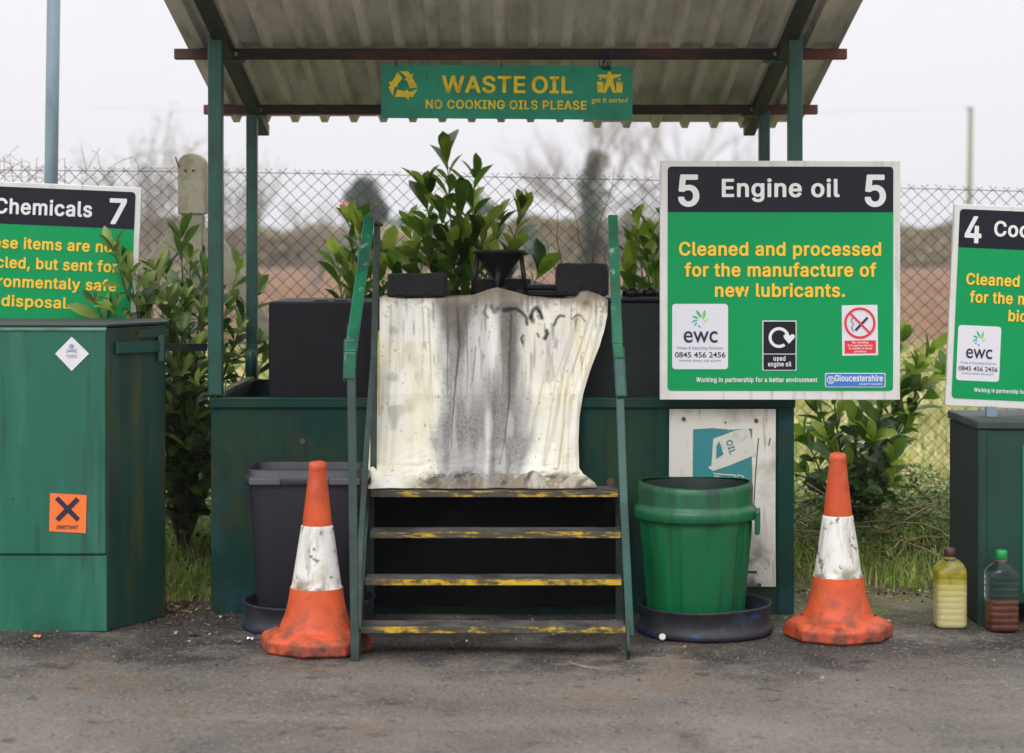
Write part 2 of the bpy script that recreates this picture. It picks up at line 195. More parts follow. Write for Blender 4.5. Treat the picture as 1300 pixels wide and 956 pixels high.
GLY = json.loads('''{"A":[480,[[3,-15,12,-18,84,-18,98,-15,106,-9,152,121,156,124,324,124,371,-3,380,-14,396,-18,468,-17,484,-8,485,9,300,513,292,522,284,525,196,526,188,524,178,513,-7,3,-4,-9],[172,160,167,163,172,179,180,181,300,181,308,175,312,163,308,160,300,160],[188,217,187,222,236,367,244,357,291,222,284,217]]],"B":[456,[[47,-15,64,-18,248,-18,312,-12,352,1,384,19,412,44,429,74,437,98,442,133,441,157,433,193,407,234,392,249,370,264,367,270,395,293,415,329,422,370,418,412,404,447,376,482,344,504,296,521,240,526,56,526,40,519,37,513,36,3,39,-9],[152,75,149,80,149,210,152,213,256,213,280,208,296,201,312,188,321,175,331,145,328,116,312,92,288,80,264,76],[152,303,149,311,149,430,152,433,256,433,285,424,303,406,312,376,308,347,292,323,272,310,248,304]]],"C":[510,[[227,-22,268,-25,324,-19,370,-4,404,14,436,40,467,79,487,121,496,156,492,171,476,178,412,178,396,176,387,168,367,121,348,100,316,80,276,71,236,75,204,87,180,105,156,135,139,174,129,221,128,257,132,310,140,340,157,375,172,395,197,417,219,429,244,436,268,438,300,434,332,421,356,401,374,375,387,340,396,333,412,330,476,331,487,334,497,346,491,375,477,411,460,441,428,476,404,494,364,515,324,527,284,533,236,531,196,524,164,513,140,500,106,476,68,434,47,399,24,334,18,292,18,215,25,174,45,115,65,79,89,49,132,13,164,-4,196,-15]]],"D":[502,[[47,-15,64,-18,256,-16,296,-10,328,0,368,18,397,39,436,80,456,114,477,175,484,216,484,293,469,364,441,424,400,469,362,495,336,507,304,517,264,524,224,526,64,526,48,524,37,513,36,3,39,-9],[152,75,149,80,149,430,152,433,160,434,248,432,288,422,316,406,336,387,357,353,370,311,374,281,374,228,365,181,354,151,336,123,320,107,297,92,264,80,240,76]]],"E":[419,[[47,-15,64,-18,376,-18,388,-15,396,-9,399,3,399,56,394,68,384,74,160,75,152,75,149,80,151,210,360,211,376,220,379,234,379,287,368,301,352,304,149,305,149,430,152,433,160,434,368,434,384,436,392,441,396,453,396,513,384,524,368,526,64,526,48,524,40,519,36,507,36,3,39,-9]]],"F":[410,[[47,-15,56,-18,128,-18,144,-10,148,-3,149,199,152,203,344,203,360,207,368,214,370,281,359,293,344,296,160,296,152,296,149,299,149,430,152,433,160,434,379,436,392,447,393,507,389,519,376,526,64,526,48,524,40,519,36,507,36,3,39,-9]]],"G":[520,[[228,-22,268,-25,300,-23,332,-18,364,-8,415,20,442,44,474,85,493,132,500,168,502,257,492,270,476,273,276,273,266,269,259,257,259,198,267,186,284,181,389,180,381,144,364,115,340,92,316,79,284,72,252,72,228,77,199,91,172,114,158,132,141,168,133,198,128,251,129,287,138,334,147,358,170,393,196,417,218,429,244,436,276,438,300,434,326,423,349,405,372,375,387,340,396,333,404,331,476,331,492,337,498,346,488,387,471,423,450,452,427,476,404,494,364,514,332,525,284,533,228,531,193,524,164,513,138,500,105,476,68,435,47,399,24,334,18,292,18,215,25,174,44,115,64,79,100,38,132,13,164,-4,196,-15]]],"H":[517,[[47,-15,56,-18,128,-18,145,-9,149,3,149,210,152,214,160,214,360,214,368,211,369,-3,376,-13,392,-18,456,-18,470,-15,477,-9,481,3,481,507,477,519,467,524,392,526,376,522,369,513,368,311,360,307,152,307,149,311,148,513,144,519,128,526,56,526,40,519,36,507,36,3,39,-9]]],"I":[300,[[18,-15,35,-18,267,-18,283,-15,291,-7,293,56,288,68,275,74,211,75,207,80,207,430,211,434,275,434,289,441,293,453,293,513,283,523,275,526,27,526,11,519,8,513,7,453,11,441,27,434,83,434,91,433,94,430,94,80,91,76,83,75,27,75,11,67,7,56,7,-3]]],"K":[467,[[47,-15,56,-18,128,-18,145,-9,149,3,149,157,150,163,192,207,200,204,352,-10,368,-18,448,-18,461,-15,469,-9,472,-3,469,9,271,287,470,501,472,513,459,524,448,526,360,526,344,519,152,310,149,317,148,513,144,519,128,526,56,526,40,519,36,507,36,3,39,-9]]],"L":[393,[[47,-15,64,-18,360,-18,376,-14,385,-3,384,62,380,68,368,74,160,75,152,75,149,80,149,507,144,519,128,526,56,526,40,519,37,513,36,3,39,-9]]],"M":[628,[[47,-15,64,-18,128,-17,136,-14,146,-3,146,258,152,274,265,-9,273,-15,288,-18,344,-18,360,-11,496,332,544,-3,552,-13,560,-17,576,-17,588,-9,592,3,592,507,584,522,568,526,480,526,464,524,456,519,320,166,312,159,171,519,160,525,144,526,56,526,40,519,36,507,36,3,39,-9]]],"N":[523,[[47,-15,56,-18,128,-18,144,-11,149,-3,149,323,152,329,366,-9,376,-16,392,-18,464,-18,476,-15,484,-9,487,3,487,507,483,519,474,524,464,526,392,526,384,523,375,513,375,199,368,185,156,519,147,524,136,526,56,526,40,519,36,507,36,3,39,-9]]],"O":[533,[[227,-22,268,-25,300,-23,340,-15,370,-4,396,10,427,32,452,58,486,109,509,174,515,215,515,292,509,334,486,399,451,452,420,482,372,512,332,525,300,531,268,533,228,531,188,521,140,500,106,476,68,434,47,399,25,334,18,292,18,215,25,174,45,115,65,79,89,49,132,13,164,-4,196,-15],[244,73,212,83,188,98,171,115,148,150,133,198,129,227,129,281,141,340,151,364,170,393,188,410,212,426,236,434,268,438,300,434,332,420,358,399,376,375,393,340,401,310,405,281,405,227,400,192,386,150,372,127,351,103,332,89,300,75,268,71]]],"P":[445,[[47,-15,56,-18,128,-18,145,-9,149,3,149,163,152,167,264,169,296,174,320,181,346,193,379,216,400,240,414,264,427,299,433,347,428,394,412,436,387,471,366,489,328,510,296,520,240,526,64,526,48,524,37,513,36,3,39,-9],[152,261,149,264,149,430,152,434,160,434,232,434,272,429,299,412,311,394,317,376,319,329,315,311,304,289,288,274,264,264,232,260]]],"R":[449,[[47,-15,56,-18,128,-18,145,-9,149,3,149,175,152,179,160,180,224,180,232,177,336,-12,352,-18,432,-17,441,-15,451,-3,449,9,345,199,395,240,420,281,432,329,432,370,428,400,412,441,384,477,344,504,296,521,240,526,64,526,48,524,37,513,36,3,39,-9],[152,273,149,276,149,430,152,434,160,434,232,434,264,431,280,426,295,418,307,406,319,376,319,329,306,299,288,284,264,275,232,273]]],"S":[447,[[181,-24,226,-27,282,-21,314,-13,354,5,380,24,406,53,420,77,431,119,432,154,424,190,407,219,385,243,354,264,322,279,178,325,154,341,143,356,140,385,149,409,162,422,178,432,210,440,250,438,282,426,297,415,305,403,318,367,330,361,402,360,418,366,424,373,422,403,410,439,394,462,371,486,346,503,306,521,250,532,202,532,170,527,146,521,106,503,82,486,54,456,40,433,30,397,30,350,38,320,52,296,74,273,109,249,138,235,282,190,303,178,317,160,321,130,316,113,306,98,290,84,274,76,234,67,210,68,186,72,154,87,137,107,127,142,114,153,34,154,18,146,14,136,24,89,42,53,56,36,75,18,114,-6,146,-17]]],"T":[449,[[179,-15,196,-18,260,-18,276,-11,280,-3,281,430,284,433,292,434,420,434,436,441,441,453,441,507,437,519,428,525,412,526,36,526,20,524,8,513,8,447,20,436,36,434,164,434,169,430,169,3,172,-9]]],"U":[517,[[218,-23,256,-26,296,-24,344,-13,376,0,400,15,426,36,454,72,466,96,476,125,481,173,481,504,479,516,464,526,392,526,377,522,371,516,369,178,365,149,354,119,328,90,304,77,264,70,224,74,190,90,163,119,152,149,148,178,146,516,136,524,120,526,56,526,45,522,38,516,36,173,43,119,63,72,98,30,144,-1,168,-11]]],"W":[686,[[142,-15,156,-18,228,-18,244,-15,251,-9,340,316,348,304,435,-9,444,-16,460,-18,532,-18,543,-15,551,-9,693,507,692,514,684,523,668,526,604,526,588,523,580,514,492,172,403,513,396,521,380,526,308,526,292,523,284,516,196,184,188,193,102,519,92,525,76,526,12,526,-4,519,-7,513,-6,501,131,-3]]],"X":[474,[[5,-15,14,-18,94,-18,110,-11,238,171,366,-13,382,-18,454,-18,469,-15,476,-9,479,-3,477,9,303,264,468,501,470,513,457,524,374,526,358,522,238,350,128,513,118,523,102,526,30,526,19,524,9,519,6,513,8,501,171,264,171,258,-3,9,-6,-3]]],"Y":[472,[[191,-15,204,-18,268,-18,284,-13,292,-3,292,204,477,501,479,507,476,517,460,526,380,526,370,524,361,519,236,314,108,521,92,526,12,526,-4,519,-7,513,-5,501,179,204,179,3,183,-9]]],"0":[453,[[192,-22,228,-25,260,-22,287,-16,324,1,362,32,381,55,407,109,424,174,428,215,428,292,418,364,407,399,381,452,356,482,316,513,284,525,260,531,228,533,196,531,163,524,140,514,118,500,91,476,60,431,46,399,30,334,25,292,25,215,30,174,44,115,58,79,91,32,116,10,156,-12],[204,71,188,80,171,97,148,144,136,198,134,287,146,358,163,399,180,422,196,434,212,440,228,442,252,437,268,427,283,411,300,381,317,310,319,221,307,150,299,127,282,97,268,82,252,72,228,67]]],"1":[453,[[63,-15,80,-18,392,-18,408,-12,415,-3,415,56,406,68,392,72,301,74,300,507,296,519,280,526,200,526,184,523,72,441,62,430,63,353,68,347,80,341,96,342,184,405,188,400,187,74,72,72,61,68,53,56,52,3,56,-9],[240,18,236,21,236,33,240,36,248,36,252,33,252,21]]],"2":[453,[[51,-15,68,-18,388,-18,404,-14,413,-3,413,56,412,62,404,71,388,74,212,74,204,75,201,80,308,192,356,249,388,299,402,341,404,394,394,430,382,453,358,483,340,498,316,513,276,528,244,532,204,532,172,527,148,519,113,501,91,483,67,453,54,430,43,388,42,359,52,347,60,345,124,344,140,347,151,359,156,394,169,418,188,434,212,441,244,440,260,434,275,424,291,400,296,370,289,335,263,293,43,56,40,44,40,-3]]],"3":[453,[[179,-22,216,-25,248,-23,280,-17,320,-3,344,10,376,38,394,61,410,97,416,127,415,168,404,209,392,231,368,260,344,278,320,291,277,304,268,310,394,452,396,512,392,519,376,526,72,526,56,523,46,512,46,452,48,445,56,438,72,434,232,434,240,433,242,429,134,304,133,245,143,233,152,230,216,229,248,224,267,215,283,204,298,180,304,156,302,121,290,97,278,85,256,74,232,68,200,69,176,75,152,91,140,109,132,138,120,148,40,149,27,144,20,132,29,85,48,51,64,32,95,8,120,-5,144,-14]]],"4":[453,[[269,-15,284,-18,340,-18,356,-15,366,-3,368,86,420,88,428,92,437,104,436,169,420,180,372,180,367,187,367,317,361,329,348,335,276,335,263,329,259,323,258,187,254,181,146,181,147,187,332,501,334,513,331,519,321,524,308,526,244,526,227,519,20,169,16,157,16,104,20,96,28,90,44,88,256,86,258,-3],[308,125,306,139,308,144,316,144,319,127,316,124]]],"5":[453,[[185,-22,216,-24,248,-23,280,-17,320,-1,344,15,363,32,390,67,402,91,414,138,412,198,395,251,367,292,336,320,288,343,264,348,232,351,200,349,168,341,163,346,172,429,176,434,368,434,385,441,390,452,390,512,384,521,376,525,96,526,80,522,72,512,44,257,46,245,52,239,64,235,128,228,144,232,168,248,192,256,216,259,240,256,264,245,278,233,291,215,300,192,303,150,293,115,271,85,256,76,240,70,208,69,192,73,176,82,156,103,144,138,136,145,120,148,56,148,45,144,38,138,36,127,43,91,52,67,73,38,91,20,127,-4,152,-14]]],"6":[453,[[192,-22,228,-25,260,-22,300,-12,327,2,358,26,379,49,399,85,407,109,413,156,408,204,393,245,377,269,348,298,315,316,284,327,229,334,343,500,346,512,343,518,335,524,324,526,252,526,240,524,232,518,81,292,57,245,44,204,40,162,45,115,54,85,74,49,95,26,125,2,156,-12],[220,67,204,70,188,78,167,97,153,127,149,162,156,198,172,223,196,241,228,247,244,246,260,240,282,221,298,192,303,156,297,121,280,91,267,79,252,71,236,67]]],"7":[453,[[84,-15,98,-18,170,-17,186,-8,413,441,414,513,402,524,386,526,66,526,50,524,42,519,38,507,38,453,42,442,50,437,66,434,282,434,288,430,76,9,73,-3]]],"8":[453,[[187,-22,232,-24,280,-20,312,-11,351,8,384,35,401,55,418,91,423,115,421,168,409,204,384,239,349,269,380,298,400,340,405,364,404,399,393,441,368,476,336,503,296,522,248,532,208,532,176,528,136,514,112,501,83,476,69,458,53,423,48,399,48,358,59,322,72,298,103,269,58,227,36,186,28,138,35,91,52,55,85,20,128,-6,152,-14],[224,67,192,71,164,85,145,109,139,138,145,168,160,192,175,204,192,212,224,217,256,213,272,207,288,195,307,168,313,138,307,109,288,85,264,72],[208,309,184,320,165,340,158,364,159,393,168,415,184,431,208,440,240,441,264,433,278,423,287,411,294,387,293,358,282,334,264,317,240,308]]],"9":[453,[[118,-15,132,-18,204,-18,221,-9,372,216,395,264,408,305,413,347,408,394,398,424,379,459,348,492,324,509,284,525,252,532,220,533,180,528,149,519,125,507,94,483,76,463,60,437,45,400,40,353,45,305,60,264,76,240,107,210,140,192,172,182,223,175,110,9,107,-3],[212,263,183,276,162,299,152,329,150,364,160,400,178,424,204,439,236,442,252,438,267,430,289,406,301,376,302,335,291,299,270,276,244,263]]],"a":[389,[[126,-23,162,-26,194,-24,226,-15,250,-2,258,-12,274,-18,338,-18,354,-12,359,-6,361,249,352,309,333,344,301,374,264,391,218,401,194,402,154,399,122,391,90,378,66,362,47,344,33,326,18,297,19,285,26,277,98,256,117,261,132,285,146,298,162,307,178,312,202,313,223,309,240,297,247,285,251,267,250,249,130,230,82,216,58,204,39,190,24,172,14,154,7,125,7,89,17,54,27,36,47,12,66,-2,98,-17],[154,64,130,74,118,89,116,113,125,131,138,140,162,147,250,161,249,119,242,101,228,83,210,72,194,66]]],"b":[424,[[196,-23,225,-26,257,-24,305,-11,329,2,349,18,379,54,401,101,412,155,413,220,402,273,390,303,368,338,344,362,305,387,257,400,225,402,185,397,142,380,138,386,135,516,121,526,49,526,37,522,29,510,30,-5,34,-11,49,-18,113,-18,131,-11,137,2,169,-15],[209,65,193,70,179,78,154,107,139,155,137,208,147,256,164,285,177,298,193,307,209,311,225,312,241,309,257,303,271,291,285,273,301,226,303,173,294,125,273,88,257,74,241,67]]],"c":[396,[[172,-23,206,-26,244,-23,278,-14,310,0,336,18,363,48,376,72,387,101,382,113,374,118,310,134,294,133,283,125,270,97,254,79,230,67,206,64,182,68,166,76,151,90,138,107,123,155,120,190,123,220,138,267,150,285,166,300,182,308,198,311,222,311,238,306,254,297,266,285,286,250,302,244,373,261,385,273,382,291,367,321,350,344,330,362,310,376,278,391,254,397,222,402,182,401,150,395,102,374,78,356,47,321,33,297,22,267,12,220,10,184,16,131,24,101,46,57,78,20,102,2,129,-11]]],"d":[424,[[162,-23,198,-26,230,-23,262,-13,286,2,294,-11,310,-18,374,-18,390,-11,395,-5,396,510,390,520,382,525,310,526,295,522,289,516,286,378,254,393,214,401,174,401,142,395,118,386,78,360,57,338,32,297,16,250,10,190,15,131,30,83,46,53,78,16,118,-10],[198,65,182,68,166,76,142,101,127,137,120,190,127,244,143,279,158,296,174,306,206,312,222,310,238,304,254,293,265,279,281,244,288,184,282,137,263,96,237,72,218,66]]],"e":[404,[[175,-23,214,-26,254,-22,278,-17,310,-4,342,17,366,42,382,70,389,90,384,101,374,107,302,123,286,116,272,90,254,74,230,65,198,65,174,71,158,81,144,96,133,113,123,143,122,149,126,152,374,152,390,159,395,167,394,220,386,267,373,303,355,333,326,362,294,382,262,394,222,402,182,401,150,395,118,383,78,357,56,333,33,297,22,267,12,220,10,184,16,131,24,101,46,56,78,20,102,2,130,-11],[126,240,124,244,131,261,151,291,174,306,206,312,230,309,254,294,270,273,281,244,278,240,270,239]]],"f":[254,[[68,-15,82,-18,146,-17,155,-15,165,-3,166,305,170,309,234,310,248,317,252,329,252,382,242,393,226,397,170,397,166,400,168,436,178,453,194,456,234,451,242,455,251,465,266,524,255,536,218,546,186,548,154,544,129,536,106,524,82,504,65,477,58,447,56,400,50,397,2,397,-7,394,-17,382,-18,329,-13,317,2,310,50,309,56,305,57,3,60,-9],[106,345,105,359,114,361,118,359,117,347]]],"g":[425,[[164,-165,230,-167,262,-163,302,-151,326,-140,354,-118,370,-100,384,-76,391,-53,396,-11,396,380,390,391,382,396,310,397,296,392,286,376,254,393,222,400,174,401,142,395,102,377,74,356,44,321,24,279,11,220,10,190,15,137,33,84,62,42,81,24,110,6,142,-6,166,-11,198,-13,230,-10,254,-4,287,12,286,-23,278,-46,262,-64,238,-75,198,-79,166,-73,144,-59,118,-28,102,-23,86,-27,30,-60,27,-71,35,-88,54,-112,74,-130,118,-154],[198,77,182,80,166,86,154,95,139,113,124,155,120,196,127,244,143,279,158,295,174,306,206,312,238,305,254,293,266,279,282,244,288,190,282,143,273,119,262,102,238,83,222,79]]],"h":[410,[[39,-15,57,-18,121,-17,129,-14,137,-5,140,252,148,276,162,293,185,307,209,311,233,308,249,298,262,281,270,258,272,3,275,-9,283,-15,297,-18,361,-18,377,-10,381,-3,380,264,372,305,362,329,345,354,328,370,305,385,273,397,233,402,201,400,177,395,145,380,139,382,137,513,129,523,113,526,49,526,33,519,29,513,29,3,32,-9]]],"i":[167,[[40,-15,53,-18,117,-18,133,-10,137,-3,138,376,133,389,117,397,45,396,37,393,29,382,29,3,32,-9],[58,430,85,425,109,429,133,444,147,465,150,489,141,513,123,530,101,539,77,541,53,535,31,519,20,501,17,483,23,459,37,441]]],"k":[381,[[39,-15,49,-18,113,-18,127,-15,134,-9,138,3,138,133,153,144,281,-15,297,-18,377,-17,385,-15,396,-3,393,9,230,216,381,370,384,376,381,388,373,394,361,397,281,397,271,394,145,267,139,270,138,276,137,513,129,523,113,526,49,526,33,519,29,513,29,3,32,-9]]],"l":[189,[[108,-17,145,-20,185,-15,201,-7,204,6,193,59,188,66,177,71,145,70,139,84,138,510,129,522,121,526,49,526,37,522,29,510,30,66,35,42,52,12,73,-4]]],"m":[610,[[39,-15,57,-18,121,-17,129,-14,137,-5,138,234,141,264,148,281,162,299,185,311,201,313,217,310,235,299,244,287,249,270,250,3,257,-12,273,-18,337,-18,353,-12,359,-3,361,264,367,281,380,299,401,310,417,313,441,308,456,299,465,287,470,270,473,-4,481,-14,497,-18,561,-18,577,-10,581,3,579,281,571,317,563,335,545,360,527,376,489,396,441,404,401,400,369,390,344,376,321,356,289,385,265,397,241,402,217,404,186,400,137,380,129,392,113,397,49,397,33,389,29,376,29,3,32,-9]]],"n":[410,[[39,-15,57,-18,121,-17,129,-14,137,-5,140,252,148,276,162,293,185,307,209,311,233,308,249,298,262,281,270,258,272,3,275,-9,283,-15,297,-18,361,-18,378,-9,381,3,381,240,377,287,362,329,345,354,321,376,289,392,249,401,201,400,161,389,137,376,129,392,113,397,49,397,32,388,29,376,29,3,32,-9]]],"o":[415,[[172,-23,206,-26,238,-24,262,-19,294,-8,334,17,358,42,381,78,393,107,403,155,405,190,400,244,392,273,368,321,337,356,313,374,270,393,230,401,182,401,150,395,102,374,78,356,47,321,33,297,22,267,12,220,10,184,16,131,24,101,46,57,78,20,102,2,129,-11],[198,65,182,68,166,76,142,101,127,137,120,190,127,238,145,279,158,294,174,305,206,312,230,309,245,303,270,279,289,238,295,184,289,137,269,96,254,79,238,70,222,65]]],"p":[424,[[39,-158,49,-160,113,-160,127,-158,134,-152,138,-140,138,-9,140,-3,145,-2,177,-18,209,-25,257,-24,289,-17,329,2,351,20,377,51,393,80,408,127,413,162,413,222,402,275,379,322,353,355,325,376,281,395,233,402,201,400,169,392,137,375,133,388,121,396,49,397,39,394,29,382,29,-140,32,-152],[201,67,185,74,170,85,150,115,139,157,138,210,148,257,165,287,178,299,193,307,209,311,225,312,249,307,262,299,287,269,302,222,303,168,292,121,270,85,257,74,241,67,217,65]]],"r":[259,[[39,-15,57,-18,121,-17,129,-14,137,-5,140,258,153,283,177,302,201,308,249,305,265,314,267,323,267,388,263,394,249,401,193,401,169,396,137,381,129,392,113,397,49,397,32,388,29,376,29,3,32,-9]]],"s":[365,[[143,-23,184,-26,224,-23,256,-15,288,-1,308,13,332,36,344,55,354,90,354,125,347,149,336,170,312,194,288,209,264,218,160,246,144,254,137,261,133,279,140,297,157,309,176,314,200,314,217,309,236,291,248,267,264,260,336,274,347,285,342,309,330,333,318,350,299,368,264,389,232,398,208,401,168,401,144,398,120,392,88,378,65,362,43,338,30,315,24,291,24,256,30,232,44,208,68,184,116,161,224,132,234,125,242,113,243,96,231,78,208,66,184,63,159,66,136,77,126,90,116,113,104,123,88,124,32,112,20,107,14,101,12,90,22,60,32,42,51,18,88,-6,120,-18]]],"t":[227,[[136,-19,170,-22,202,-19,226,-13,237,-1,225,58,221,64,202,71,170,68,159,70,152,82,150,100,151,307,154,309,210,310,225,319,228,378,223,390,210,396,154,397,150,402,150,473,141,485,130,489,66,489,50,485,41,473,41,402,34,397,-6,395,-17,384,-17,325,-6,312,40,307,41,94,49,46,58,28,80,5,112,-13],[90,346,89,360,98,362,102,348,98,345]]],"u":[410,[[149,-20,185,-23,209,-21,233,-16,273,2,281,-12,297,-18,361,-18,372,-14,378,-8,381,4,381,377,377,389,369,395,353,397,289,396,281,393,273,383,270,128,262,105,249,87,225,72,201,68,177,72,161,82,148,99,140,122,137,384,129,393,121,396,57,397,41,395,29,383,29,140,30,110,38,75,57,36,81,10,113,-9]]],"v":[389,[[149,-15,165,-18,229,-18,247,-9,395,376,392,388,381,395,301,397,284,388,197,150,189,157,105,388,93,396,77,397,13,397,-3,388,-6,382,-4,370,139,-3]]],"w":[567,[[125,-15,139,-18,203,-18,219,-9,292,246,299,256,347,200,355,197,371,197,379,201,385,210,340,382,331,394,323,397,251,397,235,391,228,382,209,311,195,310,131,311,111,382,99,395,91,397,19,397,9,394,-1,382,19,311,-29,309],[417,-15,427,-18,443,-15,453,-3,568,376,563,391,547,397,475,397,467,394,456,382,400,181,368,44,370,33,394,21,409,-9],[171,172,136,293,204,293],[-37,295,19,294],[75,299,71,299,70,305,83,305,85,299]]],"y":[389,[[57,-160,109,-162,149,-152,183,-130,212,-95,229,-59,394,373,394,385,381,395,301,397,285,389,197,150,189,157,109,379,102,391,85,397,13,397,0,391,-5,385,-5,373,137,0,124,-41,109,-65,93,-72,53,-69,41,-77,24,-142,36,-154]]],"z":[380,[[29,-15,46,-18,342,-18,359,-9,363,3,363,56,358,67,350,72,334,74,174,74,169,80,354,323,356,382,350,392,342,396,46,397,35,394,27,388,24,376,24,323,30,311,38,307,214,305,18,50,18,-3]]],".":[188,[[74,-19,94,-22,110,-21,131,-13,152,4,164,28,164,52,154,76,135,93,110,103,78,102,56,93,37,76,28,58,26,34,34,10,54,-10]]],",":[188,[[24,-134,34,-137,90,-137,106,-128,160,67,158,79,146,88,66,89,53,85,46,79,14,-117,17,-128]]],"-":[453,[[101,173,118,170,342,170,350,173,361,185,360,250,350,259,334,262,118,262,102,260,94,254,90,244,90,185]]],"&":[448,[[158,-22,198,-25,222,-23,262,-16,295,-4,318,-3,339,-4,350,-14,358,-17,374,-16,384,-10,388,2,361,38,358,44,366,48,422,-13,430,-17,446,-17,454,-13,461,-4,459,8,396,85,425,156,431,204,431,227,428,233,421,239,406,242,350,242,334,238,325,227,318,179,235,281,238,284,270,283,278,285,317,322,333,346,343,369,347,417,338,452,324,476,307,494,282,512,262,521,214,531,166,528,126,516,92,494,68,464,55,429,52,381,59,352,81,310,-18,308],[-26,-1,94,-4],[166,13,126,26,94,47,77,67,68,85,59,121,74,121,81,91,103,61,126,45,150,35,182,29,214,30,247,38,286,57,294,50,298,44,290,38,246,18,206,11],[326,85,321,85,326,91,334,92,337,85],[126,126,121,127,121,132,126,156,150,187,158,184,217,127],[-26,277,94,275],[190,341,182,346,168,369,162,387,161,405,167,423,176,435,190,442,206,443,222,437,231,429,236,417,238,399,235,387,224,369]]]," ":[188,[]]}''')
def gtext(s, x0, x1, zb, cap, y, mb, regular=False, track=0):
    """bold lettering filled as flat mesh: baseline at zb, capital height cap, spanning x0..x1, added to mb (in local x,z at depth y)"""
    cu = bpy.data.curves.new('lettering', 'CURVE'); cu.dimensions = '2D'; cu.fill_mode = 'FRONT'
    if regular:
        cu = bpy.data.curves.new('lettering', 'FONT'); cu.body = s; cu.offset = .008
        capu = .69
    else:
        pen = 0; capu = .528
        for ch in s:
            adv, loops = GLY[ch]
            for lp in loops:
                sp = cu.splines.new('POLY'); n = len(lp)//2; sp.points.add(n-1)
                for i in range(n): sp.points[i].co = ((pen+lp[2*i])/1000, lp[2*i+1]/1000, 0, 1)
                sp.use_cyclic_u = True
            pen += adv+34+track
    o = bpy.data.objects.new('lettering', cu); COL.objects.link(o)
    bpy.context.view_layer.update()
    me = bpy.data.meshes.new_from_object(o.evaluated_get(bpy.context.evaluated_depsgraph_get()))
    bpy.data.objects.remove(o); bpy.data.curves.remove(cu)
    xs = [v.co.x for v in me.vertices]; a, b = min(xs), max(xs)
    sx = (x1-x0)/(b-a); sz = cap/capu
    mb.add([(x0+(v.co.x-a)*sx, y, zb+v.co.y*sz) for v in me.vertices], [list(p.vertices) for p in me.polygons])
    bpy.data.meshes.remove(me)
def rrect(x0, z0, x1, z1, r, n=5, corners=(1,1,1,1)):
    pts = []
    for (cx, cz, a0, on) in ((x1-r, z1-r, 0, corners[1]), (x0+r, z1-r, 90, corners[0]), (x0+r, z0+r, 180, corners[3]), (x1-r, z0+r, 270, corners[2])):
        if on:
            for k in range(n+1):
                t = R(a0+90*k/n); pts.append((cx+r*math.cos(t), cz+r*math.sin(t)))
        else:
            sx = 1 if a0 in (0, 270) else -1; sz = 1 if a0 in (0, 90) else -1
            pts.append((cx+sx*r, cz+sz*r))
    return pts
def flat(mb, poly, y): mb.add([(x, y, z) for x, z in poly], [list(range(len(poly)))])
def ring(mb, cx, cz, r0, r1, a0, a1, y, n=40, close=False):
    vs = []
    for k in range(n+1):
        t = R(a0+(a1-a0)*k/n); vs += [(cx+r0*math.cos(t), y, cz+r0*math.sin(t)), (cx+r1*math.cos(t), y, cz+r1*math.sin(t))]
    mb.add(vs, [(2*k, 2*k+1, 2*k+3, 2*k+2) for k in range(n)])
def line2(mb, p, q, w, y):
    dx, dz = q[0]-p[0], q[1]-p[1]; l = math.hypot(dx, dz); nx, nz = -dz/l*w/2, dx/l*w/2
    mb.add([(p[0]+nx, y, p[1]+nz), (p[0]-nx, y, p[1]-nz), (q[0]-nx, y, q[1]-nz), (q[0]+nx, y, q[1]+nz)], [(0,1,2,3)])

# ------------------------------------------------------------------ camera, light
cam = bpy.data.cameras.new('camera'); co = bpy.data.objects.new('camera', cam); COL.objects.link(co)
co.location = (0, 0, CAMH); co.rotation_euler = (R(90), 0, 0)
cam.sensor_width = 36; cam.lens = F/1300*36; cam.shift_y = -160/1300.0; cam.clip_end = 3000; cam.clip_start = .1
cam.dof.use_dof = True; cam.dof.focus_distance = 8.3; cam.dof.aperture_fstop = 2.2
SC.camera = co

w = bpy.data.worlds.new('World'); SC.world = w; w.use_nodes = True; nt = w.node_tree; N = nt.nodes; L = nt.links
bg = N['Background']; bg.inputs['Strength'].default_value = .1
sky = N.new('ShaderNodeTexSky'); sky.sky_type = 'NISHITA'; sky.sun_disc = False; sky.sun_elevation = R(42); sky.sun_rotation = R(200)
sky.dust_density = 6; sky.air_density = 1.2
hs = N.new('ShaderNodeHueSaturation'); hs.inputs['Saturation'].default_value = .2; L.new(sky.outputs[0], hs.inputs['Color'])
# overcast: cloud layer, brighter overhead than at the horizon, hides most of the clear sky
tc = N.new('ShaderNodeTexCoord'); sp = N.new('ShaderNodeSeparateXYZ'); L.new(tc.outputs['Generated'], sp.inputs[0])
cr = N.new('ShaderNodeValToRGB'); L.new(sp.outputs[2], cr.inputs[0]); el = cr.color_ramp.elements
CL = 10.2
el[0].position = 0; el[0].color = (.90, .885, .92, 1); el[1].position = 1; el[1].color = (2.3, 2.35, 2.5, 1)
e2 = el.new(.14); e2.color = (.96, .95, .99, 1)
nz = N.new('ShaderNodeTexNoise'); nz.inputs['Scale'].default_value = 1.6; nz.inputs['Detail'].default_value = 4; L.new(tc.outputs['Generated'], nz.inputs['Vector'])
mr = N.new('ShaderNodeMapRange'); mr.inputs['To Min'].default_value = CL*.93; mr.inputs['To Max'].default_value = CL*1.07; L.new(nz.outputs['Fac'], mr.inputs[0])
vm = N.new('ShaderNodeVectorMath'); vm.operation = 'SCALE'; L.new(cr.outputs[0], vm.inputs[0]); L.new(mr.outputs[0], vm.inputs['Scale'])
mx = N.new('ShaderNodeMix'); mx.data_type = 'RGBA'; mx.inputs['Factor'].default_value = .94
L.new(hs.outputs[0], mx.inputs['A']); L.new(vm.outputs[0], mx.inputs['B']); L.new(mx.outputs['Result'], bg.inputs['Color'])
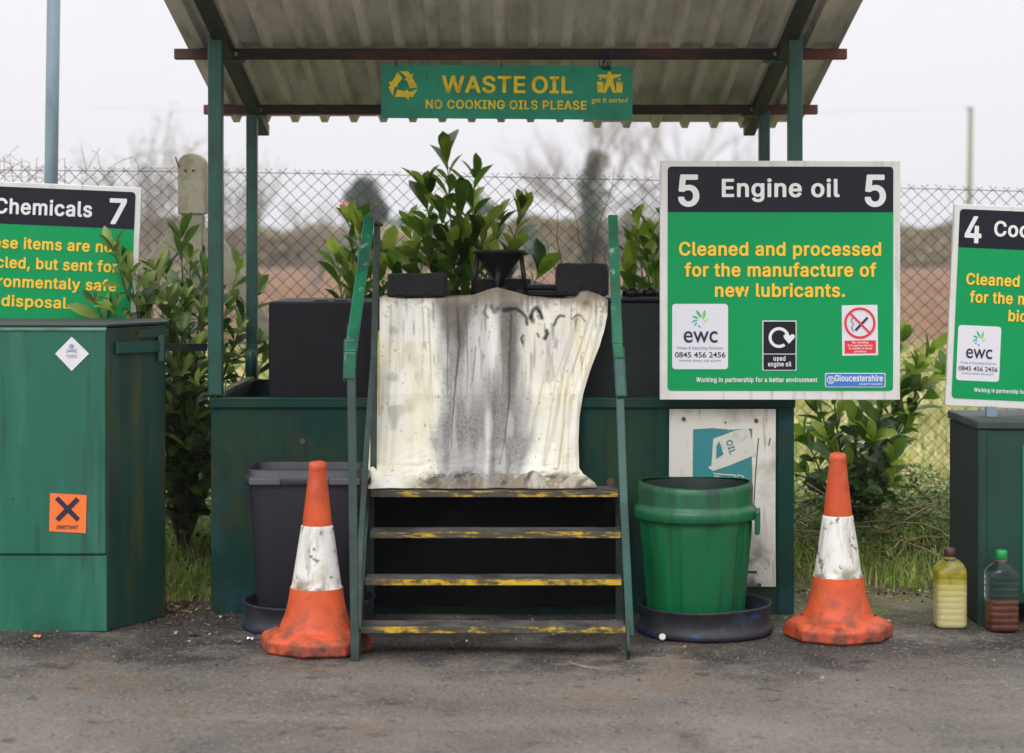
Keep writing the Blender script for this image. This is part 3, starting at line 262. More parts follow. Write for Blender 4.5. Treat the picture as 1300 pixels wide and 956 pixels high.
sun = bpy.data.lights.new('sun', 'SUN'); sun.energy = 1.3; sun.angle = R(25); sun.color = (1, .97, .93)
so = bpy.data.objects.new('sun', sun); COL.objects.link(so); so.rotation_euler = (R(48), 0, R(-20))
SC.view_settings.view_transform = 'Standard'; SC.view_settings.look = 'None'; SC.view_settings.gamma = 1
SC.view_settings.exposure = 0.0
SC.render.engine = 'CYCLES'; SC.cycles.use_denoising = True
SC.cycles.max_bounces = 8; SC.cycles.transparent_max_bounces = 16
# ================================================================== materials
BLK = srgb(28,28,32)
dirt = (.035,.032,.025,1)
m_tank = mat('tank_green_paint', srgb(4,54,44), .55, [
    (srgb(8,42,40), dict(scale=2.2, lo=.4, hi=.7, amt=.8)),
    (srgb(62,64,30), dict(scale=3, lo=.46, hi=.66, amt=.45, str=(1.2,2,.6))), (srgb(26,66,80), dict(scale=4.4, lo=.56, hi=.64, amt=.5)),
    (srgb(14,30,30), dict(scale=9, lo=.52, hi=.75, amt=.7, str=(3,3,.25))),
    (srgb(60,90,82), dict(scale=45, lo=.68, hi=.74, amt=.6))], bump=dict(scale=14, strength=.15, dist=.004), spec=.2)
m_tank_in = mat('inner_tank_black', srgb(14,15,23), .6, [
    (srgb(10,11,16), dict(scale=5, lo=.35, hi=.7)), (srgb(50,50,56), dict(scale=60, lo=.66, hi=.75, amt=.5))], bump=dict(scale=60, strength=.25, dist=.004), spec=.25)
m_frame = mat('shelter_green_paint', srgb(22,78,68), .45, [
    (srgb(22,52,46), dict(scale=6, lo=.4, hi=.7)), (srgb(100,116,108), dict(scale=120, lo=.68, hi=.75, amt=.55)),
    (srgb(80,60,40), dict(scale=24, lo=.68, hi=.76, amt=.5))])
m_rafter = mat('rafter_dirty_green', srgb(32,52,44), .6, [
    (srgb(40,36,28), dict(scale=7, lo=.42, hi=.6)), (srgb(96,96,80), dict(scale=50, lo=.6, hi=.72, amt=.6))])
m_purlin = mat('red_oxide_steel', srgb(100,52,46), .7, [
    (srgb(40,28,28), dict(scale=5, lo=.3, hi=.55, str=(.6,1,2), ax=[('x', -1.42, -1.0), ('x', 1.42, 1.0)])), (srgb(30,24,24), dict(scale=1.6, lo=.45, hi=.6, amt=.75)), (srgb(130,90,80), dict(scale=30, lo=.62, hi=.75, amt=.4))])  # purlin middle painted darker for the roof's shade, over patchy dirt
m_roof = mat('roof_sheet_grey', srgb(236,228,224), .5, [
    (srgb(172,172,170), dict(scale=1.4, lo=.35, hi=.7, amt=.8)), (srgb(112,102,80), dict(scale=4, lo=.5, hi=.75, amt=.6, str=(3,.4,1))),
    (srgb(60,55,45), dict(scale=45, lo=.7, hi=.76, amt=.8))], bump=dict(scale=8, strength=.1, dist=.004))
m_steel = mat('galvanised_bolt', srgb(150,150,145), .4, metal=.7)
m_rail = mat('handrail_green', srgb(10,100,68), .45, [
    (srgb(22,64,54), dict(scale=5, lo=.45, hi=.65)), (srgb(150,165,150), dict(scale=22, lo=.6, hi=.7, amt=.7, str=(1,1,.6))),
    (srgb(20,30,26), dict(scale=60, lo=.66, hi=.72))])
m_stair = mat('stair_dark_green', srgb(40,62,54), .55, [
    (srgb(20,28,26), dict(scale=6, lo=.4, hi=.65)), (srgb(110,100,80), dict(scale=40, lo=.62, hi=.72, amt=.5))])
m_tread = mat('tread_grey_metal', srgb(80,78,74), .7, [
    (srgb(36,34,33), dict(scale=9, lo=.42, hi=.62)), (srgb(120,112,100), dict(scale=55, lo=.6, hi=.72, amt=.5))], bump=dict(scale=50, strength=.3, dist=.003))
yl = srgb(206,166,30)
def worn_yellow(i, lo, hi):
    return mat('worn_yellow_paint_%s' % 'abcd'[i], srgb(70,66,58), .6, [
        (yl, dict(scale=7+i, lo=lo, hi=hi, str=(1.0,1,6+i), detail=8, nr=.72, ax=[('x', -.55, -.44), ('x', .56, .46)])),
        (srgb(70,60,40), dict(scale=26, lo=.46, hi=.62, amt=.9, str=(1,1,1.5))), (srgb(30,28,26), dict(scale=5, lo=.62, hi=.7, amt=.8, str=(1,1,3)))], bump=dict(scale=50, strength=.3, dist=.002))
m_black = mat('oily_black', srgb(14,14,17), .45, [(srgb(34,34,38), dict(scale=18, lo=.5, hi=.75, amt=.6)), (srgb(8,8,10), dict(scale=4, lo=.4, hi=.6))],
    bump=dict(scale=50, strength=.5, dist=.004), spec=.35)
m_sponge = mat('soaked_black_foam', srgb(18,18,22), .7, [(srgb(52,52,58), dict(scale=60, lo=.5, hi=.75, amt=.6)), (srgb(14,14,16), dict(scale=12, lo=.45, hi=.6))],
    bump=dict(scale=70, strength=1, dist=.012))
m_white = mat('white_sign_board', srgb(214,213,210), .35, [(srgb(176,172,160), dict(scale=5, lo=.48, hi=.75, amt=.5)), (srgb(150,148,132), dict(scale=8, lo=.56, hi=.7, amt=.5, str=(4,4,.3))), (srgb(130,128,115), dict(scale=50, lo=.7, hi=.78, amt=.4))])
m_header = mat('sign_black', srgb(24,25,36), .45, [(srgb(32,34,44), dict(scale=3, lo=.4, hi=.7, amt=.5))], spec=.25)
m_green = mat('sign_green', srgb(0,146,82), .45, [(srgb(0,140,82), dict(scale=3, lo=.4, hi=.7, amt=.6)), (srgb(30,110,80), dict(scale=40, lo=.72, hi=.78, amt=.5))], spec=.25)
m_letw = mat('white_lettering', srgb(222,222,222), .4)
m_lety = mat('yellow_lettering', srgb(240,192,52), .4)
m_ink = mat('dark_ink', srgb(38,36,60), .4)
m_inkg = mat('grey_ink', srgb(150,150,175), .4)
m_sticker = mat('white_sticker', srgb(216,216,222), .3)
m_red = mat('sign_red', srgb(225,40,58), .4)
m_blue = mat('badge_blue', srgb(58,118,196), .4)
m_ban = mat('banner_green', srgb(0,150,116), .5, [(srgb(0,84,70), dict(scale=3, lo=.4, hi=.7, amt=.7)), (srgb(14,56,50), dict(scale=22, lo=.66, hi=.74, amt=.8)), (srgb(6,60,52), dict(scale=9, lo=.62, hi=.72, amt=.6, str=(1,1,.5)))])
m_bany = mat('banner_yellow', srgb(244,214,14), .5, [(srgb(150,128,30), dict(scale=22, lo=.5, hi=.72, amt=.7))])
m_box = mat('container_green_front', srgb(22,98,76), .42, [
    (srgb(110,66,40), dict(scale=17, lo=.70, hi=.73, amt=.9)),
    (srgb(30,84,70), dict(scale=1.6, lo=.4, hi=.7, amt=.8)), (srgb(72,134,112), dict(scale=5, lo=.5, hi=.75, amt=.4, str=(2,2,.3))),
    (srgb(20,50,42), dict(scale=22, lo=.68, hi=.73, amt=.7)), (srgb(30,44,36), dict(scale=4, lo=.5, hi=.8, amt=.8, ax=[('z', .34, .0)])),
    (srgb(24,62,52), dict(scale=7, lo=.56, hi=.66, amt=.6, str=(3,3,.2)))], bump=dict(scale=5, strength=.12, dist=.01))
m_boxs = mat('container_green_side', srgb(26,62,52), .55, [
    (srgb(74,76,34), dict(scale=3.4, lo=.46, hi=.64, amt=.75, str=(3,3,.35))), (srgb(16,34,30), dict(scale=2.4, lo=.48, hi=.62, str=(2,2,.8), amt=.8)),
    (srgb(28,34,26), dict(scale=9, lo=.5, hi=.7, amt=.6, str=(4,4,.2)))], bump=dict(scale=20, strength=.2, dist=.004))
m_boxd = mat('container_dark', srgb(26,40,36), .6, [(srgb(52,56,50), dict(scale=20, lo=.55, hi=.75, amt=.6))])
m_ctn = mat('far_right_container_green', srgb(4,62,48), .5, [(srgb(16,42,38), dict(scale=2.5, lo=.4, hi=.7)), (srgb(60,70,60), dict(scale=50, lo=.68, hi=.74, amt=.4)), (srgb(20,24,22), dict(scale=4, lo=.45, hi=.7, amt=.8, ax=[('z', .4, .1)]))])
m_ctns = mat('far_right_container_side', srgb(6,34,26), .8, [(srgb(44,46,34), dict(scale=4, lo=.5, hi=.75, amt=.6, str=(4,4,.3)))])
m_lidg = mat('grey_lid', srgb(56,64,64), .6, [(srgb(36,44,42), dict(scale=6, lo=.45, hi=.7))])
m_orange = mat('hazard_orange', srgb(236,118,52), .45)
m_postc = mat('pole_grey_blue', srgb(128,148,160), .5, [(srgb(108,126,136), dict(scale=9, lo=.4, hi=.7, str=(1,1,.3))), (srgb(160,172,178), dict(scale=60, lo=.6, hi=.75, amt=.4))])
m_conc = mat('weathered_concrete', srgb(142,136,118), .9, [(srgb(108,104,82), dict(scale=6, lo=.4, hi=.65)), (srgb(92,98,60), dict(scale=14, lo=.55, hi=.7, amt=.6)), (srgb(170,166,150), dict(scale=80, lo=.55, hi=.7, amt=.6))], bump=dict(scale=90, strength=.6, dist=.004))
m_wire = mat('fence_wire', srgb(22,28,46), .6, [(srgb(60,56,52), dict(scale=12, lo=.5, hi=.65))])
m_cone = mat('cone_orange', srgb(212,86,38), .6, [
    (srgb(178,66,32), dict(scale=5, lo=.38, hi=.62, amt=.85)), (srgb(214,124,84), dict(scale=9, lo=.56, hi=.7, amt=.5)), (srgb(92,60,48), dict(scale=11, lo=.44, hi=.62, amt=.85, ax=[('z', .30, .05)])),
    (srgb(54,36,32), dict(scale=9, lo=.48, hi=.6, amt=.9, ax=[('z', .16, .02)])), (srgb(120,60,42), dict(scale=30, lo=.58, hi=.7, amt=.5))], bump=dict(scale=30, strength=.2, dist=.004))
m_conew = mat('cone_white_sleeve', srgb(222,220,214), .45, [
    (srgb(176,160,124), dict(scale=9, lo=.48, hi=.68, amt=.8, ax=[('z', .46, .24)])), (srgb(84,74,60), dict(scale=20, lo=.58, hi=.64, amt=.9)), (srgb(110,96,72), dict(scale=14, lo=.46, hi=.58, amt=.9, ax=[('z', .30, .245)])),
    (srgb(150,140,118), dict(scale=8, lo=.55, hi=.7, amt=.6, str=(3,3,.4)))])
m_bing = mat('bin_green_plastic', srgb(0,98,54), .42, [(srgb(8,84,54), dict(scale=4, lo=.45, hi=.7, amt=.7, str=(2,2,.4))), (srgb(22,44,36), dict(scale=7, lo=.42, hi=.62, amt=.85, str=(3,3,.5), ax=[('z', .38, .56)])), (srgb(30,56,40), dict(scale=6, lo=.5, hi=.68, amt=.65, str=(4,4,.3)))])
m_bing_in = mat('bin_green_inside', srgb(10,34,28), .6, [(srgb(6,12,12), dict(scale=6, lo=.4, hi=.6))])
m_bind = mat('bin_dark_grey_plastic', srgb(34,34,42), .5, [(srgb(34,34,40), dict(scale=4, lo=.4, hi=.7, str=(2,2,.4))), (srgb(90,90,96), dict(scale=70, lo=.68, hi=.75, amt=.5)), (srgb(70,66,60), dict(scale=5, lo=.5, hi=.8, amt=.6, ax=[('z', .3, .0)]))])
m_tray = mat('oily_tray', srgb(34,36,44), .6, [(srgb(8,62,112), dict(scale=7, lo=.57, hi=.62, amt=.8, str=(1,1,3))), (srgb(58,56,54), dict(scale=16, lo=.5, hi=.72, amt=.6)), (srgb(16,16,18), dict(scale=6, lo=.5, hi=.6, amt=.7))], bump=dict(scale=24, strength=.3, dist=.006))
m_bark = mat('laurel_stem', srgb(88,80,54), .8)
m_twig = mat('dead_twig', srgb(170,152,122), .85, [(srgb(100,84,62), dict(scale=6, lo=.4, hi=.6))])
m_poster = mat('weathered_poster_white', srgb(206,202,192), .55, [
    (srgb(140,130,108), dict(scale=5, lo=.46, hi=.64, amt=.75)), (srgb(80,74,60), dict(scale=7, lo=.48, hi=.6, amt=.85, ax=[('z', -.1, -.3)])),
    (srgb(120,112,92), dict(scale=10, lo=.58, hi=.68, amt=.7, str=(3,1,.25))), (srgb(80,76,66), dict(scale=70, lo=.64, hi=.7, amt=.8))])
m_teal = mat('poster_teal', srgb(40,122,126), .55, [(srgb(60,110,108), dict(scale=8, lo=.5, hi=.7, amt=.6)), (srgb(190,188,178), dict(scale=30, lo=.66, hi=.72, amt=.8))])
m_pw = mat('poster_pale_ink', srgb(196,194,184), .55, [(srgb(140,140,126), dict(scale=14, lo=.55, hi=.7, amt=.6))])
m_ydark = mat('rust_spot', srgb(80,66,60), .8)

# ================================================================== ground and land
def bumpy(name, x0, x1, y0, y1, nx, ny, fn, m, kind='structure'):
    b = MB(); b.grid(lambda u, v: (x0+(x1-x0)*u, y0+(y1-y0)*v, fn(x0+(x1-x0)*u, y0+(y1-y0)*v)), nx, ny)
    o = b.build(name, m, fixn=False); tag(o, kind=kind); return o
m_earth = mat('rough_grass_ground', srgb(130,126,70), .95, [
    (srgb(176,162,112), dict(scale=.8, lo=.4, hi=.65)), (srgb(86,94,44), dict(scale=2.5, lo=.48, hi=.62, amt=.8)), (srgb(96,78,58), dict(scale=9, lo=.55, hi=.7, amt=.6))],
    bump=dict(scale=9, strength=.6, dist=.04))
b = MB(); b.add([(-900,-40,0),(900,-40,0),(900,1500,0),(-900,1500,0)], [(0,1,2,3)])
tag(b.build('ground', m_earth), kind='structure')
m_tar = mat('worn_tarmac', srgb(124,115,106), .85, [
    (srgb(88,82,76), dict(scale=.9, lo=.38, hi=.66)), (srgb(136,128,121), dict(scale=1.7, lo=.52, hi=.72, amt=.6, str=(.35,1.8,1))),
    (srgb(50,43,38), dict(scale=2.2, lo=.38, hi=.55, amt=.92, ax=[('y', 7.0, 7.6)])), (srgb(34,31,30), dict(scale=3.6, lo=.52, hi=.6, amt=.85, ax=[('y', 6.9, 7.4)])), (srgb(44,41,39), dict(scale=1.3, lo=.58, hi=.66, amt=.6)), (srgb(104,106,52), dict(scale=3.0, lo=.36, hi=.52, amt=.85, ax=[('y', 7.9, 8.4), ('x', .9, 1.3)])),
    (srgb(172,160,144), dict(scale=75, lo=.56, hi=.68, amt=.7)), (srgb(120,98,74), dict(scale=1.9, lo=.55, hi=.7, amt=.55)), (srgb(46,42,40), dict(scale=60, lo=.56, hi=.66, amt=.8)), (srgb(46,42,40), dict(scale=11, lo=.62, hi=.68, amt=.6))],
    bump=dict(scale=110, strength=1, dist=.012, detail=6))
def tarz(x, y): return .006+.004*math.sin(x*1.7+y)*math.cos(y*1.3)+.003*math.sin(x*7+2*y)
edge = []
b = MB()
def tarfn(u, v):
    x = -9+18*u; ye = 8.86+.06*math.sin(x*2.1)+.04*math.sin(x*6.3+1)+.02*math.sin(x*17)
    if x < -1.15: ye -= .25*min(1, (-1.15-x)/.3)
    y = -3+(ye+3)*v; return (x, y, tarz(x, y)+.004)
b.grid(tarfn, 180, 60); tag(b.build('tarmac', m_tar, fixn=False), kind='structure')
m_soil = mat('ploughed_red_soil', srgb(130,96,62), .95, [
    (srgb(104,72,52), dict(scale=.35, lo=.4, hi=.65, str=(1,3,1))), (srgb(154,120,84), dict(scale=1.1, lo=.5, hi=.7, amt=.7, str=(.7,2.5,1))), (srgb(88,62,44), dict(scale=2.4, lo=.47, hi=.6, amt=.9))],
    bump=dict(scale=1.2, strength=1, dist=.25))
def soil(x, y):
    return .03+.10*abs(math.sin(y*2.1+.2*math.sin(x*.7)))+.06*math.sin(x*2.3+y)*math.sin(y*3.1+x*.5)
bumpy('ploughed_field', -34, 34, 30, 110, 260, 420, soil, m_soil)
b = MB(); b.add([(-120,110,.06),(120,110,.06),(120,420,.06),(-120,420,.06),(-120,30,.04),(-34,30,.04),(-34,110,.06),(34,110,.06),(34,30,.04),(120,30,.04)], [(0,1,2,3),(4,5,6,0),(7,8,9,1)])
tag(b.build('far_field', m_soil), kind='structure')

# verge: rising strip between tarmac and fence
m_verge = mat('verge_soil', srgb(84,76,52), .95, [(srgb(66,80,34), dict(scale=4, lo=.42, hi=.6)), (srgb(110,96,72), dict(scale=14, lo=.5, hi=.7))], bump=dict(scale=20, strength=.6, dist=.03))
def vz(x, y):
    t = min(1, max(0, (y-8.5)/1.2)); return -.02+.14*t*t*(3-2*t)*(1-.5*min(1, max(0, (y-10.6)/2)))+.02*math.sin(x*5+y*3)*t
bumpy('verge', -7, 7, 8.45, 12.4, 140, 60, lambda x, y: max(-.01, vz(x, y)) if y < 12.3 else -.02, m_verge)

def blades(name, n, area, h, w, mt, zf, lean=.5, label=None, cat=None, kind='stuff', keep=None):
    vs = []; fs = []; rn = []
    k = 0
    for i in range(n):
        x = random.uniform(area[0], area[1]); y = random.uniform(area[2], area[3])
        c = math.sin(x*3.1+1.7*math.sin(y*2.3))*math.sin(y*2.9+x)
        if random.random() > .62+.4*c: continue
        if keep and not keep(x, y): continue
        z = zf(x, y); hh = h*random.uniform(.45, 1.25)*(1+.35*c); a = random.uniform(0, 6.28); la = random.uniform(0, 6.28); le = hh*lean*random.uniform(.1, 1.2)
        dx, dy = math.cos(a)*w/2, math.sin(a)*w/2; lx, ly = math.cos(la)*le, math.sin(la)*le
        vs += [(x-dx, y-dy, z), (x+dx, y+dy, z), (x+dx*.8+lx*.35, y+dy*.8+ly*.35, z+hh*.55), (x-dx*.8+lx*.35, y-dy*.8+ly*.35, z+hh*.55), (x+lx, y+ly, z+hh*(1-.3*lean))]
        fs += [(k, k+1, k+2, k+3), (k+3, k+2, k+4)]; q = random.random(); rn += [q, q]; k += 5
    b = MB(); b.v = vs; b.f = fs; b.sm = [False]*len(fs)
    o = b.build(name, mt, fixn=False); set_rnd(o, rn); tag(o, label, cat, kind=kind); return o
g_green = leaf_mat('verge_grass_blade', srgb(112,146,38), srgb(156,186,70), srgb(204,190,130), .6, 3)
g_straw = leaf_mat('field_grass_blade', srgb(96,128,40), srgb(172,174,92), srgb(232,214,168), .7, 1.2)
def keep_edge(x, y):
    e = 8.9+.05*math.sin(x*2.1)
    if x < -1.15: e = 8.55
    if -1.2 < x < 1.12 and y < 9.5: return False
    if x < -1.62 and y < 8.9: return False
    return y > e
blades('verge_grass', 60000, (-3.2, 3.8, 8.5, 11.2), .10, .007, g_green, vz, .8, 'short green grass growing along the verge under the fence', 'grass', keep=keep_edge)
blades('field_grass', 60000, (-5, 6.5, 11.0, 20), .16, .011, g_straw, lambda x, y: max(0, vz(x, y)) if y < 12 else 0, .7, 'long straw coloured grass beyond the wire fence', 'grass')
blades('far_field_grass', 40000, (-12, 12, 20, 31), .15, .03, g_straw, lambda x, y: 0, .7, 'pale grass strip at the near edge of the ploughed field', 'grass')

# broad-leaved weeds and ivy on the verge (right hand gap)
def leafquad(vs, fs, c, d, up, L_, W_, fold=.25, n=3):
    """a pointed leaf from c along d"""
    d = d.normalized(); s_ = d.cross(up)
    if s_.length < 1e-3: s_ = d.orthogonal()
    s_.normalize(); nrm = s_.cross(d); o = len(vs)
    prof = (0, .5, .84, 1, .86, 0) if n > 3 else (0, .9, .8, 0)
    m = len(prof)-1
    for i, pw in enumerate(prof):
        t = i/m; cc = c+d*(L_*t)-nrm*(L_*.22*t*t)
        if pw == 0: vs.append(tuple(cc))
        else:
            e = s_*(W_/2*pw); u = nrm*(W_*fold*pw)
            vs += [tuple(cc-e+u), tuple(cc), tuple(cc+e+u)]
    k = o+1; fs += [(o, k+1, k), (o, k+2, k+1)]
    cnt = 2
    for i in range(1, m-1):
        a = o+1+(i-1)*3; b2 = a+3
        fs += [(a, a+1, b2+1, b2), (a+1, a+2, b2+2, b2+1)]; cnt += 2
    a = o+1+(m-2)*3; e = a+3
    fs += [(a, a+1, e), (a+1, a+2, e)]; cnt += 2
    return cnt
def rv(): 
    v = Vector((random.gauss(0,1), random.gauss(0,1), random.gauss(0,1))); return v.normalized()
def weeds(name, n, ctr, rad, L_, label):
    vs = []; fs = []; rn = []
    for i in range(n):
        x = ctr[0]+random.gauss(0, rad[0]); y = ctr[1]+random.gauss(0, rad[1])
        h = random.random()**1.3*rad[2]*math.exp(-((x-ctr[0])/rad[0])**2*.35)
        c = Vector((x, y, max(0, vz(x, y))+h)); d = rv(); d.z = abs(d.z)*.7
        k = leafquad(vs, fs, c, d, Vector((0,0,1)), L_*random.uniform(.6,1.3), L_*.5); rn += [random.random()*.8]*k
    b = MB(); b.v = vs; b.f = fs; b.sm = [True]*len(fs)
    o = b.build(name, leaf_mat(name+'_leaf', srgb(54,84,30), srgb(96,126,50), srgb(142,154,80), .5, 6), fixn=False); set_rnd(o, rn)
    tag(o, label, 'weeds', kind='stuff')
weeds('verge_weeds', 5200, (1.78, 9.75, 0), (.48, .3, .34), .035, 'low leafy weeds and ivy under the fence right of the waste oil tank')
weeds('gap_weeds', 900, (-1.5, 9.6, 0), (.22, .3, .3), .04, 'dark weeds in the gap left of the waste oil tank')
def twigs(name, segs, m, label, cat='bramble', parent=None):
    b = MB()
    for pts, r in segs: b.tube(pts, r, 5, cap=False)
    o = b.build(name, m, parent)
    if label: tag(o, label, cat)
    return o
sg = []
for i in range(60):
    x = random.gauss(1.8, .36); y = random.uniform(9.1, 9.8); z = max(0, vz(x, y))+random.uniform(.0, .22); a = random.uniform(-.6, .6)+random.choice((0, math.pi)); l = random.uniform(.2, .6); pts = []
    p = Vector((x, y, z)); d = Vector((math.cos(a), random.uniform(-.3,.3), random.uniform(-.5,.7)))
    for k in range(7):
        pts.append(p.copy()); p = p+d.normalized()*l/6; d += rv()*.35; d.z -= .1; p.z = max(p.z, vz(p.x, p.y)+.01)
    sg.append((pts, random.uniform(.0025, .005)))
twigs('bramble_stems', sg, m_twig, 'dry pale bramble stems tangled on the verge behind the right traffic cone')
sg = []
for i in range(14):
    x = random.gauss(-1.47, .1); y = random.uniform(8.6, 9.6); p = Vector((x, y, .02)); d = rv(); d.z = abs(d.z)*.4; pts = []
    for k in range(6): pts.append(p.copy()); p = p+d.normalized()*.05; d += rv()*.4; p.z = max(p.z, .02)
    sg.append((pts, .0022))
twigs('dry_stalks', sg, m_twig, 'dry stalks lying in the narrow gap beside the chemicals container')

# ================================================================== fence
FD0, FD1 = 10.35, 10.75       # distance at x=-3 and x=3.4
def fdist(x): return FD0+(x+3)*(FD1-FD0)/6.4
def ftop(x):                  # height of the top line wire
    px = 650+x*F/fdist(x); py = np.interp(px, [-100, 0, 250, 440, 840, 1145, 1300, 1500], [213, 215, 217, 220, 228, 238, 242, 246])
    return Z(py, fdist(x))
fence = empty('chain_link_fence', (0, 10.5, 0))
tag(fence, 'blue grey chain link fence running behind the containers with sagging top wire', 'fence')
b = MB(); h = .0365; x = -3.3; k = 0
rows = 52
def fz(x, j): 
    zt = ftop(x); return zt*(1-j/rows)+.05*(j/rows)
while x < 3.9:
    pts = []
    for j in range(-1, rows+1):
        xx = x+(h if (j+k) % 2 else 0); jj = j
        if j == -1: xx = x+h*.5; 
        sag = .012*math.sin(x*2.2+j*.3)+.006*math.sin(j*1.1+x*5)
        zz = fz(xx, max(j, 0))+(.012+.008*random.random() if j == -1 else 0)
        pts.append((xx+random.uniform(-.002,.002), fdist(xx)-10.5+sag*.5+(.003 if (j+k) % 2 else -.003), zz+random.uniform(-.002,.002)))
    b.tube(pts, .0026, 3, cap=False); x += h; k += 1
b.build('wire_mesh', m_wire, fence, fixn=False)
for hh, nm in ((0, 1), (.5, 1), (.97, 1)):
    pts = [(xx, fdist(xx)-10.5, ftop(xx)*(1-hh)+.05*hh-.004) for xx in np.linspace(-3.4, 3.9, 60)]
    b = MB(); b.tube(pts, .002, 5); b.build('line_wire', m_wire, fence)
# concrete straining post with two struts
post = MB(); d = 10.25; cx = X(245, d); w_ = .068
ztop = Z(195, d); zmid = Z(272, d)
poly = [(cx-w_, zmid), (cx+w_, zmid)]+[(cx+w_*math.cos(R(t)), ztop-.055+.055*math.sin(R(t))) for t in range(0, 181, 15)]
post.prism(poly, d-10.5-.06, d-10.5+.06)
post.box((cx-.055, d-10.5-.05, 0), (cx+.055, d-10.5+.05, zmid-.002))
po = post.build('concrete_post', m_conc, fence, bevel=.006)
bh = MB()
for px in (238, 247): bh.lathe([(.006, 0), (.006, .004)], 10, (X(px, d), 0, 0))
bh = MB()
for px in (238, 248): bh.box((X(px, d)-.006, -.065, Z(217, d)-.004), (X(px, d)+.006, -.061, Z(217, d)+.004))
bh.xf(Matrix.Translation((0, d-10.5, 0))); bh.build('bolt_hole', m_black, po)
for (p0, p1) in (((232, 296), (150, 392)), ((262, 290), (345, 436))):
    b = MB(); a = P(*p0, d); c = P(*p1, d); dd = (c-a); t = -a.z/dd.z if dd.z else 1; c = a+dd*t
    a.y -= 10.5; c.y -= 10.5; b.bar(a, c, .1, .085, (0,1,0)); b.build('strut', m_conc, fence, bevel=.005)
b = MB(); b.tube([(cx-.09, -.2, Z(205, d)), (cx-.08, -.3, Z(200, d)), (cx-.07, -.32, Z(206, d)), (cx-.06, -.31, Z(213, d))], .004, 6)
b.build('tie_wire', m_purlin, fence)
# lower dark rail and angle iron seen in the left gap
b = MB(); b.tube([(X(222, 10), -.5, Z(640, 10)), (X(266, 10), -.5, Z(643, 10)), (X(300, 10), -.5, Z(645, 10))], .012, 8); b.build('bottom_rail', m_black, fence)
b = MB(); b.bar((X(254, 10.2), -.3, 0), (X(254, 10.2), -.3, Z(530, 10.2)), .016, .016); b.build('angle_iron', m_black, fence)
# tangle of dry climber along the top of the fence at the left
sg = []
for i in range(28):
    px = random.uniform(-40, 140) if i < 24 else random.uniform(170, 235); p = P(px, random.uniform(214, 232), 10.5); d_ = Vector((random.uniform(-1,1), random.uniform(-.2,.2), random.uniform(-.1,1))); pts = []
    for k in range(9): pts.append(p.copy()); p = p+d_.normalized()*.026; d_ += rv()*.55
    sg.append((pts, .0014))
for i in range(9):
    p = P(random.uniform(-40, 120), 300, 10.55); d_ = Vector((random.uniform(-.3,.3), 0, 1)); pts = []
    for k in range(14): pts.append(p.copy()); p = p+d_.normalized()*.032; d_ += rv()*.25; d_.z += .1
    sg.append((pts, .0018))
twigs('dry_climber', sg, m_twig, 'thin leafless climber tangled on top of the fence above the chemicals sign', 'climbing plant')
# ================================================================== laurels
l_lau = leaf_mat('laurel_leaf', srgb(44,76,22), srgb(92,128,36), srgb(156,176,66), .36, 5, .4)
l_lau2 = leaf_mat('laurel_leaf_dark', srgb(44,72,30), srgb(90,120,48), srgb(148,164,80), .38, 5, .35)
def laurel(name, base, stems, L_, m, label, dens=.03, start=.3, group=None, wid=.34, cone=.62):
    """stems: (px, py, d, extra spread); every stem is a curved branch from the base with leaves set spirally along it"""
    root = empty(name, base); tag(root, label, 'shrub', group)
    base = Vector(base); sb = MB(); vs = []; fs = []; rn = []
    for si, (px, py, d) in enumerate(stems):
        tip = P(px, py, d)-base; n = 26
        h = Vector((tip.x*.35, tip.y*.35, tip.z*.55)); pts = []
        for i in range(n+1):
            t = i/n; p = h*(2*t*(1-t))+tip*(t*t)
            p += Vector((math.sin(t*5+si)*.012, math.cos(t*4+si)*.012, 0)); pts.append(p)
        sb.tube(pts, [.008*(1-t/n)+.0022 for t in range(n+1)], 6, cap=False)
        ln = sum((pts[i+1]-pts[i]).length for i in range(n)); na = int(ln*(1-start)/dens); ang = random.random()*6
        for k in range(na+5):
            t = start+(1-start)*min(1, k/na)
            i = min(n-1, int(t*n)); c = pts[i].lerp(pts[i+1], t*n-i) if t < 1 else pts[-1]
            ax = (pts[min(i+2, n)]-pts[max(i-1, 0)]).normalized()
            ang += 2.4; a = ax.orthogonal().normalized(); bb = ax.cross(a)
            rad = a*math.cos(ang)+bb*math.sin(ang); tipness = max(0, (t-.8)/.2)
            d_ = (ax*(1-cone+.35*tipness)+rad*cone*(1-.45*tipness)+rv()*.16+Vector((0,0,.1))).normalized()
            l = L_*random.choice((random.uniform(.4, .8), random.uniform(.75, 1.2)))*(1-.25*tipness if k > na else 1)*(.8 if t < .45 else 1)
            cc = leafquad(vs, fs, c+d_*.006, d_, (ax+rv()*.35), l, l*wid, .2, 5)
            q = min(1, max(0, random.gauss(.40+.28*tipness, .27))); rn += [q]*cc
    sb.build('stem', m_bark, root)
    b = MB(); b.v = vs; b.f = fs; b.sm = [True]*len(fs); o = b.build('foliage', m, root, fixn=False); set_rnd(o, rn)
    return root
D = 9.65
laurel('laurel_shrub', (X(590, D), D, .08), [
    (571,203,D),(541,240,D-.05),(600,228,D),(556,272,D-.1),(612,300,D-.15),(540,300,D-.12),(590,300,D-.18),(522,292,D),(632,282,D-.05),
    (658,268,D-.1),(648,322,D-.15),(528,330,D-.1),(575,310,D-.2),(605,330,D-.2),(682,350,D-.05),(500,350,D),(560,345,D-.15),(624,350,D-.2),(588,270,D-.1)],
    .165, l_lau, 'tall glossy laurel bush rising behind the waste oil tank under the banner', dens=.030, start=.42, wid=.42, cone=.58)
